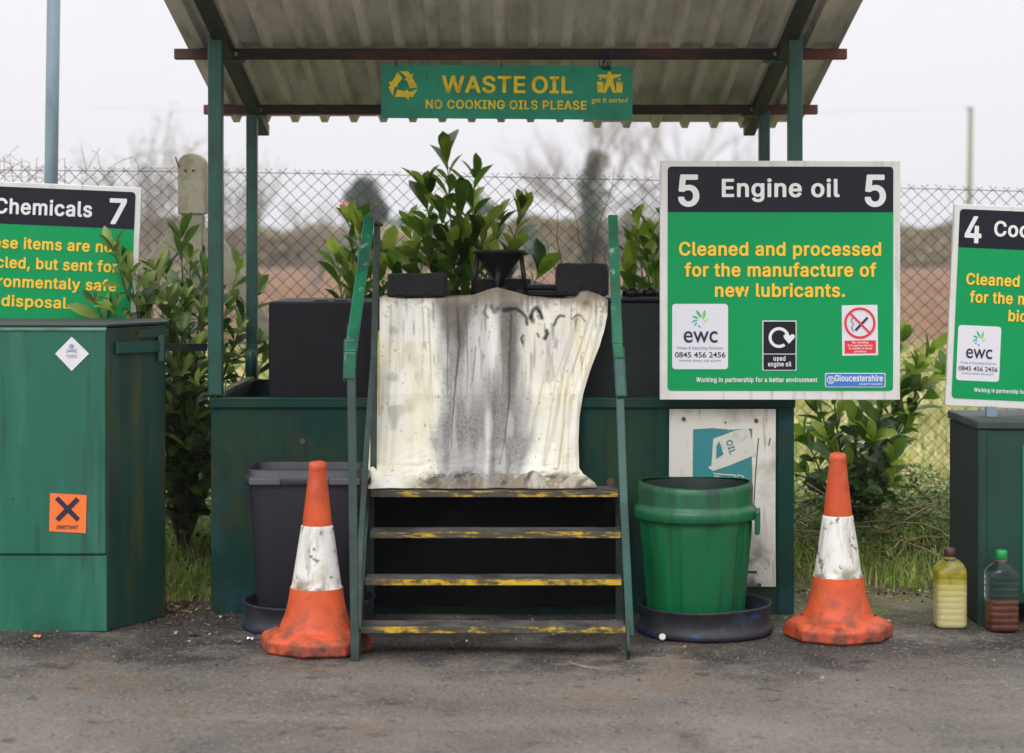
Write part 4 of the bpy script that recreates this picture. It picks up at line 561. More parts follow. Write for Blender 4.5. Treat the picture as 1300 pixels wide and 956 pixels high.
laurel('laurel_shrub', (X(470, D), D, .08), [(448,285,D),(458,300,D-.1),(470,320,D),(438,345,D),(480,350,D-.1),(455,360,D-.15),(492,330,D+.1),(430,330,D+.1)],
    .155, l_lau, 'laurel bush behind the left handrail, lower than the central bush', dens=.036, start=.5, wid=.42, cone=.5)
laurel('laurel_shrub', (X(840, D), D, .08), [(812,285,D),(802,310,D-.1),(826,300,D),(820,335,D-.15),(845,260,D+.1),(800,350,D-.1),(835,345,D-.2),(872,238,D),(855,330,D)],
    .16, l_lau, 'laurel bush half hidden behind the left edge of the engine oil sign', dens=.036, start=.45, wid=.42, cone=.5)
DR = 9.7
laurel('laurel_shrub', (X(1082, DR), DR+.1, .08), [
    (1148,436,DR),(1178,452,DR-.1),(1192,478,DR),(1160,470,DR-.15),(1140,500,DR-.2),(1120,520,DR-.25),(1168,498,DR-.1),(1060,500,DR-.1),(1035,520,DR-.1),(1020,560,DR-.15),
    (1050,560,DR-.3),(1085,540,DR-.3),(1110,560,DR-.3),(1130,590,DR-.3),(1075,600,DR-.25),(1100,480,DR),(1030,490,DR),(1130,615,DR-.25),(1025,600,DR-.2),(1150,545,DR-.2)],
    .145, l_lau, 'spreading laurel bush between the engine oil sign and the cooking oil container', dens=.034, start=.25, wid=.44, cone=.6)
DL = 9.35
laurel('laurel_shrub', (X(232, DL), DL, .05), [
    (150,322,8.68),(166,350,8.7),(120,388,8.7),(178,362,8.8),(196,345,9),(232,305,9.1),(246,330,9.1),(262,352,9.1),(300,345,9.5),(318,372,9.5),(210,385,8.95),(188,400,8.8),(150,398,8.7),
    (236,392,9),(258,405,9),(228,430,8.95),(246,455,8.95),(226,470,8.95),(252,490,8.95),(236,505,8.95),(222,520,8.95),(300,420,9.3),(322,440,9.6),(345,432,9.7),(338,458,9.7),(300,460,9.6),
    (245,540,9),(225,550,9),(258,560,9),(238,575,9),(290,395,9.4),(215,350,9.1),(275,380,9.3)],
    .150, l_lau2, 'large straggly laurel growing beside the chemicals sign and concrete fence post', dens=.030, start=.25, wid=.32, cone=.66)
# leafless saplings behind the tank
sg = []
for (x0, y0, x1, y1) in ((712,345,705,255),(745,350,782,212),(748,345,725,262),(772,350,765,300),(706,350,690,300),(750,340,760,290)):
    a = P(x0, y0+250, 9.9); c = P(x1, y1, 9.95); m_ = P(x0, y0, 9.9); pts = [a, m_]+[m_.lerp(c, t/6)+Vector((math.sin(t*1.7)*.008, 0, 0)) for t in range(1, 7)]
    sg.append((pts, [.006, .005]+[.0045*(1-t/8) for t in range(1, 7)]))
twigs('bare_sapling', sg, mat('sapling_bark', srgb(120,84,72), .8), 'thin leafless reddish saplings standing left of the right handrail', 'sapling')

# ================================================================== shelter
sh = empty('shelter', (0, 8.3, 0)); tag(sh, 'open green steel shelter with corrugated roof over the waste oil tank', 'shelter')
def S(v): return Vector((v[0], v[1]-8.3, v[2]))
FD, BD = 8.33, 9.4
FXL, FXR = X(274, FD), X(1009, FD); BXL, BXR = X(320, BD), X(970, BD)
slope = -.218
def rz(d): return 2.39+slope*(d-8.3)         # top of posts / bottom of rafter
for (x, d, w_, zb) in ((FXL, FD, .058, .905), (FXR, FD, .058, .905), (BXL, BD, .05, .905), (BXR, BD, .05, .905)):
    b = MB(); b.box((x-w_/2, d-w_/2-8.3, zb), (x+w_/2, d+w_/2-8.3, rz(d)-.002)); b.build('post', m_frame, sh, bevel=.005)
for x0 in (FXL+.012, FXR-.012):
    x1 = x0+(.012 if x0 < 0 else -.012)
    b = MB(); b.bar(S((x0, 7.5, rz(7.5)+.0)), S((x1, 9.74, rz(9.74)+.0)), .055, .052); b.build('rafter', m_rafter, sh, bevel=.003)
purl = [7.75, 8.6, 9.42]
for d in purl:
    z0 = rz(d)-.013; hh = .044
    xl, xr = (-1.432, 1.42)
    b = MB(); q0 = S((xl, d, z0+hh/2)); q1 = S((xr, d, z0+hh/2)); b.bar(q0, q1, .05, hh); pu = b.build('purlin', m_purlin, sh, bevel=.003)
    for x in (FXL+.05, FXR-.05):
        b = MB(); b.tube([S((x, d-.027, z0+.02)), S((x, d-.04, z0+.02))], .009, 8); b.build('bolt', m_steel, pu)
        b = MB(); b.box((x-.045, d-8.3-.03, z0-.012), (x+.03, d-8.3+.03, z0-.003)); b.build('cleat', m_frame, pu)
# box profile roof sheets
def sheet(x0, x1, dback, zo, name='roof_sheet'):
    pitch = .141; prof = []; x = x0
    while x < x1:
        for dx, dz in ((0, 0), (.042, -.0), (.054, -.029), (.084, -.029), (.096, 0)):
            if x+dx < x1: prof.append((x+dx, dz))
        x += pitch
    prof.append((x1, 0)); n = len(prof); b = MB(); vs = []
    ds = (7.35, 8.0, 8.6, 9.2, dback)
    for d in ds:
        for (px_, dz) in prof: vs.append(S((px_, d, rz(d)-.013+.046+.028+zo+dz)))
    fs = [(j*n+i, j*n+i+1, (j+1)*n+i+1, (j+1)*n+i) for j in range(len(ds)-1) for i in range(n-1)]
    b.add(vs, fs); o = b.build(name, m_roof, sh, fixn=False); s_ = o.modifiers.new('thick', 'SOLIDIFY'); s_.thickness = .0016; s_.offset = 1
    return o
sheet(-1.39, X(745, 9.6), 9.71, 0); sheet(X(742, 9.6), 1.40, 9.80, -.0025)
b = MB() #; b.bar(S((-1.395, 7.35, rz(7.35)+.05)), S((-1.395, 9.58, rz(9.58)+.05)), .006, .05); b.build('edge_trim', m_roof, sh)
b = MB() #; b.bar(S((1.406, 7.35, rz(7.35)+.05)), S((1.406, 9.66, rz(9.66)+.05)), .006, .05); b.build('edge_trim', m_roof, sh)
b = MB(); b.lathe([(.026, 0), (.026, .1), (.02, .13), (.006, .14)], 16, (BXL+.002, BD-8.3-.05, .905)); b.build('post_bracket', m_frame, sh)

# ================================================================== banner
bd = 8.52
def banner():
    K = bd/F; o0 = P(643, 117, bd); r = empty('waste_oil_banner', o0, (0, R(.45), 0))
    tag(r, 'green WASTE OIL banner with yellow lettering hanging from the shelter purlin', 'banner')
    q = lambda x, y: ((x-643)*K, (117-y)*K)
    b = MB(); b.prism([q(484,85), q(487,82), q(492,83), q(800,83), q(803,86), q(803,151), q(484,151)], -.0, .006); b.build('panel', m_ban, r)
    b = MB(); y = -.003
    x0, z0 = q(561, 117.5); x1, _ = q(687, 117); gtext('WASTE', q(561,0)[0], q(667,0)[0], z0, 21*K, y, b); gtext('OIL', q(675,0)[0], q(727,0)[0], z0, 21*K, y, b)
    gtext('NO COOKING OILS PLEASE', q(540.5,0)[0], q(745,0)[0], q(0,138.3)[1], 11*K, y, b)
    b.build('lettering', m_bany, r)
    # recycling triangle: three bent arrows
    b = MB(); cx, cz = q(512, 109.5)
    def rot(pl, a): c, s_ = math.cos(R(a)), math.sin(R(a)); return [(cx+(px_*c-pz*s_)*K, cz+(px_*s_+pz*c)*K) for px_, pz in pl]
    A1 = [(-13,4.5),(-6.5,17),(-2,17.8),(3.5,9),(-5.5,-.5)]; A2 = [(-1,18),(7.5,18),(11,13.5),(15,16),(12,4.5),(.8,6.8),(4.6,9)]
    for a in (0, 120, 240):
        flat(b, rot([(-14,5),(-7.2,16.8),(-1,9),(-7.5,1)], a), y); flat(b, rot([(-5.5,18),(6.5,18),(9.3,13.4),(12.5,15.3),(10.5,4.8),(1,7.2),(4,9.6),(1.5,13)], a), y-.0012)
    b.build('recycling_symbol', m_bany, r)
    # figure between two bins
    b = MB()
    flat(b, [q(758,94), q(789,93), q(787,96), q(778,99), q(782,117), q(778,117), q(774,107), q(769,117), q(765,117), q(770,99), q(760,97)], y)
    ring(b, *q(773.5, 92), 0, 2.2*K, 0, 360, y-.001, 12); ring(b, *q(762, 99.5), 0, 1.5*K, 0, 360, y, 10); ring(b, *q(786, 99.5), 0, 1.5*K, 0, 360, y, 10)
    flat(b, [q(757.5,103), q(766,103), q(765.5,116.5), q(758.5,116.5)], y-.0014); flat(b, [q(782,103), q(790.5,103), q(790,116.5), q(782.5,116.5)], y-.0014)
    b.build('bins_symbol', m_bany, r)
    b = MB(); gtext('get it sorted', q(751,0)[0], q(797,0)[0], q(0,129)[1], 6.5*K, y, b, regular=True); b.xf(Matrix.Translation((0,0,.0))); b.build('lettering', m_bany, r)
    for x in (503, 637, 766, 772):
        b = MB(); a = q(x, 86); t = q(x+2, 67)
        b.tube([(a[0], -.004, a[1]), (a[0]-.004, -.006, a[1]+.02), (t[0], -.03 if x < 700 else -.045, t[1])], .0022, 5); b.build('tie', m_inkc, r)
    b = MB(); a = q(768, 84); pts = []
    for k in range(60):
        t = k*.62; pts.append((a[0]+.028*math.sin(t)*math.cos(k*.13), -.02+.012*math.cos(t*1.3), a[1]+.02+.034*math.cos(t*.9)))
    b.tube(pts, .0016, 4); b.build('tie_coil', m_inkc, r)
m_inkc = mat('blue_tie_wire', srgb(24,34,70), .5)
banner()

# ================================================================== waste oil tank (bund)
tk = empty('waste_oil_tank', (0, 8.3, 0)); tag(tk, 'long dark green steel bund tank standing under the shelter', 'tank')
TX0, TX1, TZ0, TZ1 = X(268, 8.3), X(1008, 8.3), Z(782, 8.3), Z(505, 8.3)
b = MB(); b.box((TX0, 0, TZ0), (TX1, .012, TZ1-.04)); b.build('front_panel', m_tank, tk)
b = MB()
b.box((TX0, .012, TZ0), (TX0+.012, 1.2, TZ1)); b.box((TX1-.012, .012, TZ0), (TX1, 1.2, TZ1)); b.box((TX0+.012, 1.19, TZ0), (TX1-.012, 1.2, TZ1)); b.box((TX0+.012, .012, TZ0+.05), (TX1-.012, 1.19, TZ0+.06))
b.build('side_panel', m_tank, tk)
b = MB(); b.box((TX0-.004, -.014, TZ1-.04), (TX1+.004, .035, TZ1)); b.build('rim', m_tank, tk, bevel=.003)
b = MB(); b.bar((TX0+.03, .06, TZ1+.012), (TX0+.03, 1.18, TZ1+.012), .035, .02); b.build('side_rim', mat('weathered_rim', srgb(110,112,88), .8, [(srgb(60,70,54), dict(scale=9, lo=.45, hi=.6))]), tk)
b = MB(); b.box((TX1-.066, -.008, TZ0), (TX1-.001, -.001, TZ1-.042)); b.build('corner_angle', m_tank, tk)
for (px, py, r_) in ((384, 560, .012), (775, 612, .017), (850, 640, .01), (722,556,.006)):
    b = MB(); q = P(px, py, 8.3); b.tube([(q.x, 0, q.z), (q.x, -.006, q.z)], r_, 10); b.build('bolt', m_ydark, tk)
for x in (TX0+.1, TX1-.14): 
    b = MB(); b.box((x, .05, .004), (x+.08, 1.1, TZ0)); b.build('skid', m_black, tk)
# inner tank
it = empty('inner_oil_tank', (0, 8.55, 0)); tag(it, 'black rectangular oil tank sitting inside the green bund', 'tank')
IZ = Z(383, 8.5)
b = MB(); b.box((X(341, 8.5), -.05, TZ0+.08), (X(478, 8.5), .62, IZ)); b.build('left_body', m_tank_in, it, bevel=.008)
b = MB(); b.box((X(478, 8.5)+.003, -.02, TZ0+.08), (X(985, 8.5), .62, IZ-.004)); b.build('body', mat('inner_tank_dark_green', srgb(8,26,27), .6, [(srgb(6,16,19), dict(scale=4, lo=.4, hi=.65)), (srgb(60,64,62), dict(scale=60, lo=.68, hi=.75, amt=.4))], bump=dict(scale=12, strength=.15, dist=.004)), it, bevel=.006)
b = MB(); b.box((X(476, 8.5), -.035, IZ+.001), (X(990, 8.5), .5, IZ+.016)); b.build('lid', m_black, it, bevel=.004)
for px in (405, 430): 
    b = MB(); b.box((X(px-8, 8.5), .02, IZ), (X(px+8, 8.5), .08, IZ+.006)); b.build('lump', m_black, it)
b = MB(); b.box((X(440, 8.5), -.056, Z(455, 8.5)), (X(446, 8.5), -.051, Z(412, 8.5))); b.build('label_strip', m_frame, it)
def cap_thing(px, d, r, h, label):
    b = MB(); b.lathe([(r, 0), (r, h*.7), (r*.92, h), (r*.4, h), (r*.38, h*1.25)], 20); o = b.build('filler_cap', m_black, None, loc=(X(px, d), d, IZ+.018)); tag(o, label, 'cap', 'filler caps on the tank lid')
cap_thing(803, 8.62, .045, .03, 'low black filler cap beside the right handrail'); cap_thing(826, 8.66, .04, .03, 'low black filler cap beside the engine oil sign')
b = MB(); b.prismz([(-.11,-.1),(.11,-.1),(.11,.1),(-.11,.1)], 0, .028); b.prismz([(-.075,-.08),(.085,-.08),(.085,.08),(-.075,.08)], .029, .052)
o = b.build('hatch_cover', m_black, None, loc=(X(688, 8.75)+.0, 8.78, IZ+.017), bevel=.006); tag(o, 'black hatch cover on the tank top between funnel and right foam block', 'cover')
b = MB(); b.box((-.13, -.06, 0), (.13, .06, .075)); o = b.build('tray_block', m_black, None, loc=(X(636, 8.86), 8.86, IZ+.017), bevel=.006); tag(o, 'flat black oily block behind the funnel stand', 'block')

# foam blocks
def block(x0, x1, y0, y1, d, dep, label, seed):
    wd = X(x1, d)-X(x0, d); zt, zb = Z(y0, d), Z(y1, d); hh = zt-zb; rr = random.Random(seed); nu, nv, nd = 20, 8, 8
    bm = bmesh.new(); bmesh.ops.create_cube(bm, size=1); bmesh.ops.scale(bm, vec=(wd, dep, hh), verts=bm.verts)
    bmesh.ops.bevel(bm, geom=list(bm.edges), offset=.014, segments=3, affect='EDGES', profile=.5)
    bmesh.ops.subdivide_edges(bm, edges=bm.edges[:], cuts=4, use_grid_fill=True)
    from mathutils import noise
    for v in bm.verts: v.co += v.co.normalized()*noise.noise(v.co*26+Vector((seed, 0, 0)))*.008+Vector((0, 0, noise.noise(v.co*6+Vector((0, seed, 0)))*.006))
    me = bpy.data.meshes.new('foam_block'); bm.to_mesh(me); bm.free(); me.polygons.foreach_set('use_smooth', [True]*len(me.polygons)); me.materials.append(m_sponge)
    o = bpy.data.objects.new('foam_block', me); COL.objects.link(o); o.location = (X((x0+x1)/2, d), d+dep/2, IZ+.018+hh/2); tag(o, label, 'block')
block(491, 566, 353, 383, 8.5, .14, 'long low black oil soaked block on the left of the tank top', 3)
block(707, 772, 339, 381, 8.55, .16, 'tall squarish black oil soaked block on the right of the tank top', 8)

# funnel on its stand
fd = 8.62; fn = empty('funnel', (X(634, fd), fd, IZ+.017)); tag(fn, 'black oil funnel standing on three splayed legs on the tank', 'funnel')
KF = fd/F; ft = Z(317, fd)-(IZ+.017)
b = MB(); b.lathe([(.112, ft), (.116, ft-.004), (.112, ft-.016), (.104, ft-.018), (.022, ft-.128), (.016, ft-.16), (.0135, ft-.16), (.018, ft-.128), (.1, ft-.015), (.107, ft-.002)], 36, cap0=False, cap1=False); b.build('bowl', m_black, fn)
for a in (200, 340, 270, 90):
    c, s_ = math.cos(R(a)), math.sin(R(a)); b = MB()
    b.tube([(c*.098, s_*.098, ft-.02), (c*.122, s_*.122, .004)] if a != 270 else [(.0, -.062, ft-.045), (-.012, -.11, .004)], .0105, 8); b.build('leg', m_black, fn)
b = MB(); b.lathe([(.02, ft-.16), (.028, ft-.165), (.028, .01), (.02, .004)], 16, smooth=True); b.build('spout', m_black, fn)

# ================================================================== steps
stp = empty('steps', (0, 7.8, 0)); tag(stp, 'metal steps with worn yellow nosings and green handrails up to the oil funnel', 'steps')
def T(v): return Vector((v[0], v[1]-7.8, v[2]))
tr = [(7.45, 795.5, 804.5, 457, 795, .50, .56), (7.65, 735.5, 743.5, 463, 790, .40, .50), (7.85, 675, 683.5, 470, 789, .50, .60), (8.05, 623, 631.5, 470, 786, .53, .62)]
for i, (d, yt, yb, x0, x1, lo, hi) in enumerate(tr):
    zt, zb = Z(yt, d), Z(yb, d); dep = .13 if i < 3 else .17
    mt = [worn_yellow(0, .47, .53), worn_yellow(1, .40, .46), worn_yellow(2, .50, .56), worn_yellow(3, .50, .56)][i]
    b = MB(); b.box((X(x0, d), d-7.8+.004, zb), (X(x1, d), d-7.8+dep, zt)); b.box((X(x0, d), d-7.8+dep-.006, zt-.045), (X(x1, d), d-7.8+dep, zb-.001))
    t_ = b.build('tread', m_tread, stp, bevel=.002)
    b = MB(); b.box((X(x0, d)+.004, d-7.8, zb+.002), (X(x1, d)-.004, d-7.8+.0035, zt-.001)); b.build('nosing', mt, t_)
# stringers along both sides
for sx in (0, 1):
    xa = X(456, 7.45) if sx == 0 else X(797, 7.45); xb = X(468, 8.1) if sx == 0 else X(788, 8.1)
    b = MB(); b.bar(T((xa, 7.40, .012)), T((xb, 8.16, .56)), .012, .075, (0,0,1)); b.build('stringer', m_stair, stp)
    b = MB(); b.bar(T((xb, 8.2, .004)), T((xb, 8.2, .55)), .03, .03, (0,1,0)); b.build('back_leg', m_stair, stp)
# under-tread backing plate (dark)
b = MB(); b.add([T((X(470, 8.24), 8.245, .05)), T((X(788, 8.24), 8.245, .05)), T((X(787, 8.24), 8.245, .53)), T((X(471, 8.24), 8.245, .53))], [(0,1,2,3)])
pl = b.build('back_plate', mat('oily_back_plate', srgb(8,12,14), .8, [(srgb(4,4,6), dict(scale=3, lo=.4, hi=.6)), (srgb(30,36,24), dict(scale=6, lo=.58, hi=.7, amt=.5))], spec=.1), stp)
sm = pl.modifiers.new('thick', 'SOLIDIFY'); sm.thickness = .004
def rail(pts, w_, t_):
    b = MB()
    for i in range(len(pts)-1):
        p, q = T(pts[i]), T(pts[i+1]); dd = (q-p).normalized(); b.bar(p-dd*(.004 if i else 0), q, w_, t_, (0,1,0))
    return b
# left: broad flat top rail, thinner front leg, dark rear upright
dA, dB, dC = 8.25, 7.5, 7.36
b = rail([P(469, 277, dA), P(445, 448, dB), P(443, 482, dB-.005)], .044, .02); lr = b.build('handrail', m_rail, stp, bevel=.006)
b = rail([P(446, 480, dB+.0), P(451, 842, dC)], .031, .022); b.build('rail_leg', m_stair, lr, bevel=.003)
b = MB(); b.bar(T(P(470, 279, 8.26)), T(P(483, 286, 8.31)), .03, .012, (0,0,1)); b.build('end_cap', m_stair, lr)
b = rail([P(479, 284, 8.3), P(475, 440, 8.24), P(474, 620, 8.18)], .026, .02); b.build('upright', m_stair, lr, bevel=.003)
b = rail([P(474, 455, 8.2), P(466, 560, 7.95), P(458, 690, 7.6), P(455, 800, 7.45)], .022, .016); b.build('brace', m_stair, lr, bevel=.003)
b = rail([P(778, 274, 8.2), P(784, 438, 7.8), P(786, 456, 7.79)], .04, .02); rr_ = b.build('handrail', m_rail, stp, bevel=.006)
b = rail([P(785.5, 440, 7.81), P(789, 505, 7.75)], .043, .024); b.build('socket', m_frame, rr_, bevel=.008)
b = rail([P(787, 500, 7.77), P(792, 640, 7.62), P(800, 808, 7.5)], .03, .022); b.build('rail_leg', m_frame, rr_, bevel=.003)
b = rail([P(444.5, 430, 7.56), P(443, 485, 7.5)], .046, .024); b.build('socket', m_frame, lr, bevel=.008)
# ================================================================== oil stained cloth
def cloth():
    x_top, x_bot = (483, 771), (468, 755)
    NU, NV = 300, 330
    # outline of the cloth in photograph pixels, left and right edge by height
    ly = [372, 380, 430, 470, 500, 560, 600, 622]; lx = [483, 482, 482, 479, 474, 469, 467, 470]
    ry = [368, 376, 400, 420, 440, 470, 500, 530, 560, 594, 602, 610, 622]; rx = [766, 772, 771, 767, 761, 749, 740, 735, 734, 735, 741, 752, 757]
    top = [(480,382),(487,378),(510,381),(560,380),(600,376),(620,369),(634,365.5),(650,370),(672,378),(700,381),(730,380),(738,373),(748,371),(758,375),(771,382)]
    tx = [t[0] for t in top]; ty = [t[1] for t in top]
    ridges = [([(503,384),(500,470),(492,600)], 5, .020), ([(531,384),(538,450),(545,520),(562,600)], 4, .012), ([(521,390),(520,480),(515,606)], 7, .014),
              ([(588,384),(570,460),(560,560)], 6, .008), ([(634,370),(630,420),(622,520),(616,600)], 7, .026), ([(655,384),(672,450),(668,520),(655,600)], 4, .010),
              ([(735,392),(712,470),(700,540),(688,596)], 3.2, .016), ([(748,392),(725,470),(714,540),(706,592)], 3.4, .022), ([(757,388),(740,450),(722,510),(717,600)], 3.4, .020),
              ([(700,400),(690,470),(676,540),(652,600)], 5, .010), ([(764,385),(752,440),(733,500),(728,560),(730,598)], 4, .018), ([(676,384),(690,420),(693,480)], 4, .008),
              ([(480,385),(478,470),(474,560),(474,610)], 4, .016), ([(600,400),(594,480),(600,560)], 5, .007), ([(560,384),(552,440),(556,500)], 5, .008),
              ([(545,395),(545,470),(532,560),(530,606)], 5, .010), ([(640,480),(648,540),(640,600)], 6, .010)]
    def pdist(x, y, pl):
        best = np.full(x.shape, 1e9)
        for (ax, ay), (bx, by) in zip(pl[:-1], pl[1:]):
            dx, dy = bx-ax, by-ay; t = np.clip(((x-ax)*dx+(y-ay)*dy)/(dx*dx+dy*dy), 0, 1)
            best = np.minimum(best, np.hypot(x-ax-t*dx, y-ay-t*dy))
        return best
    U, V = np.meshgrid(np.linspace(0, 1, NU+1), np.linspace(0, 1, NV+1))
    ytop_u = np.interp(483+U*288, tx, ty)
    ybot_u = 619+3*np.sin(U*19)+2*np.sin(U*43+1)
    # rows: 0..0.07 lie on the tank lid (behind the top edge), rest hang
    hang = np.clip((V-.06)/.94, 0, 1); back = np.clip((.06-V)/.06, 0, 1)
    y = ytop_u+(ybot_u-ytop_u)*hang
    xl = np.interp(y, ly, lx); xr = np.interp(y, ry, rx); x = xl+(xr-xl)*U
    from mathutils import noise
    def nz2(a, b, sc, seed):
        # cheap value noise on numpy arrays
        r = np.random.default_rng(seed); G = r.random((64, 64)); fx = (a/sc) % 64; fy = (b/sc) % 64
        i0 = fx.astype(int); j0 = fy.astype(int); u = fx-i0; v = fy-j0; u = u*u*(3-2*u); v = v*v*(3-2*v); i1 = (i0+1) % 64; j1 = (j0+1) % 64; i0 %= 64; j0 %= 64
        return (G[j0, i0]*(1-u)+G[j0, i1]*u)*(1-v)+(G[j1, i0]*(1-u)+G[j1, i1]*u)*v
    d = np.interp(y, [370, 383, 500, 600, 622], [8.475, 8.46, 8.27, 8.215, 8.19])
    fold = np.zeros_like(x)
    for pl, wd, am in ridges: fold += .85*am*np.exp(-(pdist(x, y, pl)/wd)**2)
    fade = np.clip((y-372)/30, .15, 1)
    d = d-fold*fade+.005*(nz2(x, y*.5, 9, 1)-.5)+.014*(nz2(x, y*.6, 34, 2)-.5)
    # foot of the cloth: lies crumpled on the top tread
    HV = .88
    Xb = None
    n_edge = nz2(x, y, 9, 44)
    ztop = CAMH-(ytop_u-318)*8.475/F
    f = np.clip((V-HV)/(1-HV), 0, 1); main = np.clip((V-.06)/(HV-.06), 0, 1)
    ym = ytop_u+(603+1.5*np.sin(U*9)-ytop_u)*main          # hanging part reaches the back of the tread
    ysh = ym+f*18
    xl = np.interp(ysh, ly, lx); xr = np.interp(ysh, ry, rx); x = xl+(xr-xl)*U; y = np.where(f > 0, ysh, ym)
    d = np.interp(ym, [370, 383, 500, 590, 604], [8.475, 8.46, 8.27, 8.215, 8.19])
    fold = np.zeros_like(x)
    for pl, wd, am in ridges: fold += .85*am*np.exp(-(pdist(x, ym, pl)/wd)**2)
    fade = np.clip((ym-372)/30, .15, 1)*(1-.5*f)
    d = d-fold*fade+.005*(nz2(x, y*.5, 9, 1)-.5)+.014*(nz2(x, y*.6, 34, 2)-.5)
    sl = np.clip((ym-560)/44, 0, 1)
    d = d-.018*sl*nz2(x, y*1.2, 15, 3)-sl*(1-f)*.010*(nz2(x*.7+y*.8, y*1.5, 8, 4)-.5)
    Zm = CAMH-(ym-318)*np.interp(ym, [370, 383, 500, 590, 604], [8.475, 8.46, 8.27, 8.215, 8.19])/F
    crump = .040*nz2(x*.8, f*2.6, 16, 51)*nz2(x, f*2, 26, 52)*1.6+.012*nz2(x+f*12, f*5, 7, 53)
    Zf = .549+(Zm-.549)*(1-f)**2.2+crump*np.sin(np.clip(f, 0, 1)*math.pi)**.7
    Zw = np.where(f > 0, Zf, Zm)
    d = d-f*(.085+.035*nz2(x, x*0, 22, 54))
    d = np.maximum(d, 8.06)
    Xw = (x-650)*np.interp(ym, [370, 383, 500, 604], [8.475, 8.46, 8.27, 8.19])/F
    d = d+back*.22
    Zw = np.where(back > 0, ztop+.004*np.sin(back*3)-.02*back*np.exp(-((U-.52)/.1)**2), Zw)
    Xw = np.where(back > 0, (x-650)*8.475/F, Xw)
    verts = np.stack([Xw, d-8.3, Zw], -1).reshape(-1, 3)
    # ------- stains (real dirt) and painted fold creases, computed on the cloth's own layout
    col = np.zeros(x.shape+(3,))
    def C(r, g, b): return np.array(srgb(r, g, b)[:3])
    col[:] = C(228,226,216)
    def over(c, a): 
        nonlocal col
        a = np.clip(a, 0, 1)[..., None]; col = col*(1-a)+C(*c)*a
    ss = lambda t, a, b: np.clip((t-a)/(b-a), 0, 1)**2*(3-2*np.clip((t-a)/(b-a), 0, 1))
    n1 = nz2(x, y*.35, 7, 11); n2 = nz2(x, y, 20, 12); n3 = nz2(x, y, 3, 13); n4 = nz2(x, y, 1.3, 14); n5 = nz2(x*1.0, y*.12, 2.6, 15); n6 = nz2(x, y, 45, 16)
    over((226,218,190), .5*ss(n6+.3*n2, .6, .95))                                  # yellowed areas
    over((216,206,160), .22*ss(x, 500, 470)); over((236,230,196), .4*np.exp(-((x-530)/22)**2)*ss(y, 440, 520)); over((218,204,150), .45*ss(x, 690, 735)*ss(n5, .4, .8))
    for pl in ([(735,398),(706,480),(690,590)], [(752,398),(722,480),(708,592)], [(742,392),(716,470),(703,560)], [(700,420),(690,480),(672,560)]): over((176,158,112), .5*np.exp(-(pdist(x, y, pl)/1.3)**2))  # fold creases painted in as thin darker yellowish lines
    over((196,190,190), .5*ss(nz2(x, y*.4, 30, 31), .5, .8)*ss(x, 640, 660)*ss(-x, -740, -720))
    # grey centre soaked patch widening downwards, soft edged, warm brown at the top
    cx0 = np.interp(y, [380, 440, 500, 560, 620], [558, 560, 566, 553, 566]); cx1 = np.interp(y, [380, 430, 500, 560, 620], [662, 652, 655, 664, 640])
    wob = (n1-.5)*8+(n3-.5)*5+(nz2(x*.6, y, 34, 41)-.5)*9
    ins = ss(x+wob*.7, cx0-14, cx0+10)*ss(-(x+wob), -cx1-26, -cx1+12)
    dark = ss(y, 400, 520)
    over((172,170,167), .9*ins); over((126,125,123), (.3+.7*dark)*ins*(.6+.4*n4)); over((96,95,93), .5*ins*dark*ss(n4+n3*.5, .75, 1.15))
    over((206,204,200), .4*ins*ss(nz2(x, y*.2, 9, 21), .55, .8)); over((220,218,212), .85*np.exp(-((x-618-3*np.sin(y/40)+.02*(y-500))/3.5)**2)*ss(y, 480, 540)*(.5+.5*n1))
    over((206,205,204), .7*np.exp(-((x-606)/9)**2)*ss(y, 395, 420)*ss(-y, -540, -460))
    w_l = np.interp(y, [384, 430, 470], [26, 14, 5]); w_r = np.interp(y, [384, 430, 500, 540], [16, 13, 8, 3])
    over((92,84,76), .97*np.exp(-(np.abs(x-578+4*(n1-.5))/w_l)**6)*ss(-y-26*n1, -486, -430)*(.8+.2*n3))
    over((94,86,78), .97*np.exp(-(np.abs(x-647+3*(n1-.5))/w_r)**4)*ss(-y-30*n1, -540, -480)*(.75+.25*n3))
    over((112,102,90), .95*ss(-y-12*n1-6*n3, -402, -386)*ss(x, 545, 565)*(.75+.25*n3)); over((168,158,138), .7*ss(-y-8*n1, -394, -382)*(.5+.5*n3)); over((96,88,80), .55*ss(-y, -383, -376)*n1)
    over((120,108,92), .6*ss(n3*.5+n1*.5, .55, .8)*ss(-y, -430, -385))
    # pale wedge below the peak
    over((226,223,216), .92*np.exp(-((x-624-.04*(y-400))/(5+(y-388)*.09))**2)*ss(y, 386, 396)*ss(-y, -500, -440))
    # fine drips
    over((96,92,88), .55*ss(n5, .62, .8)*ss(n1, .35, .6)*ss(-y, -560, -400)*ss(x, 486, 530))
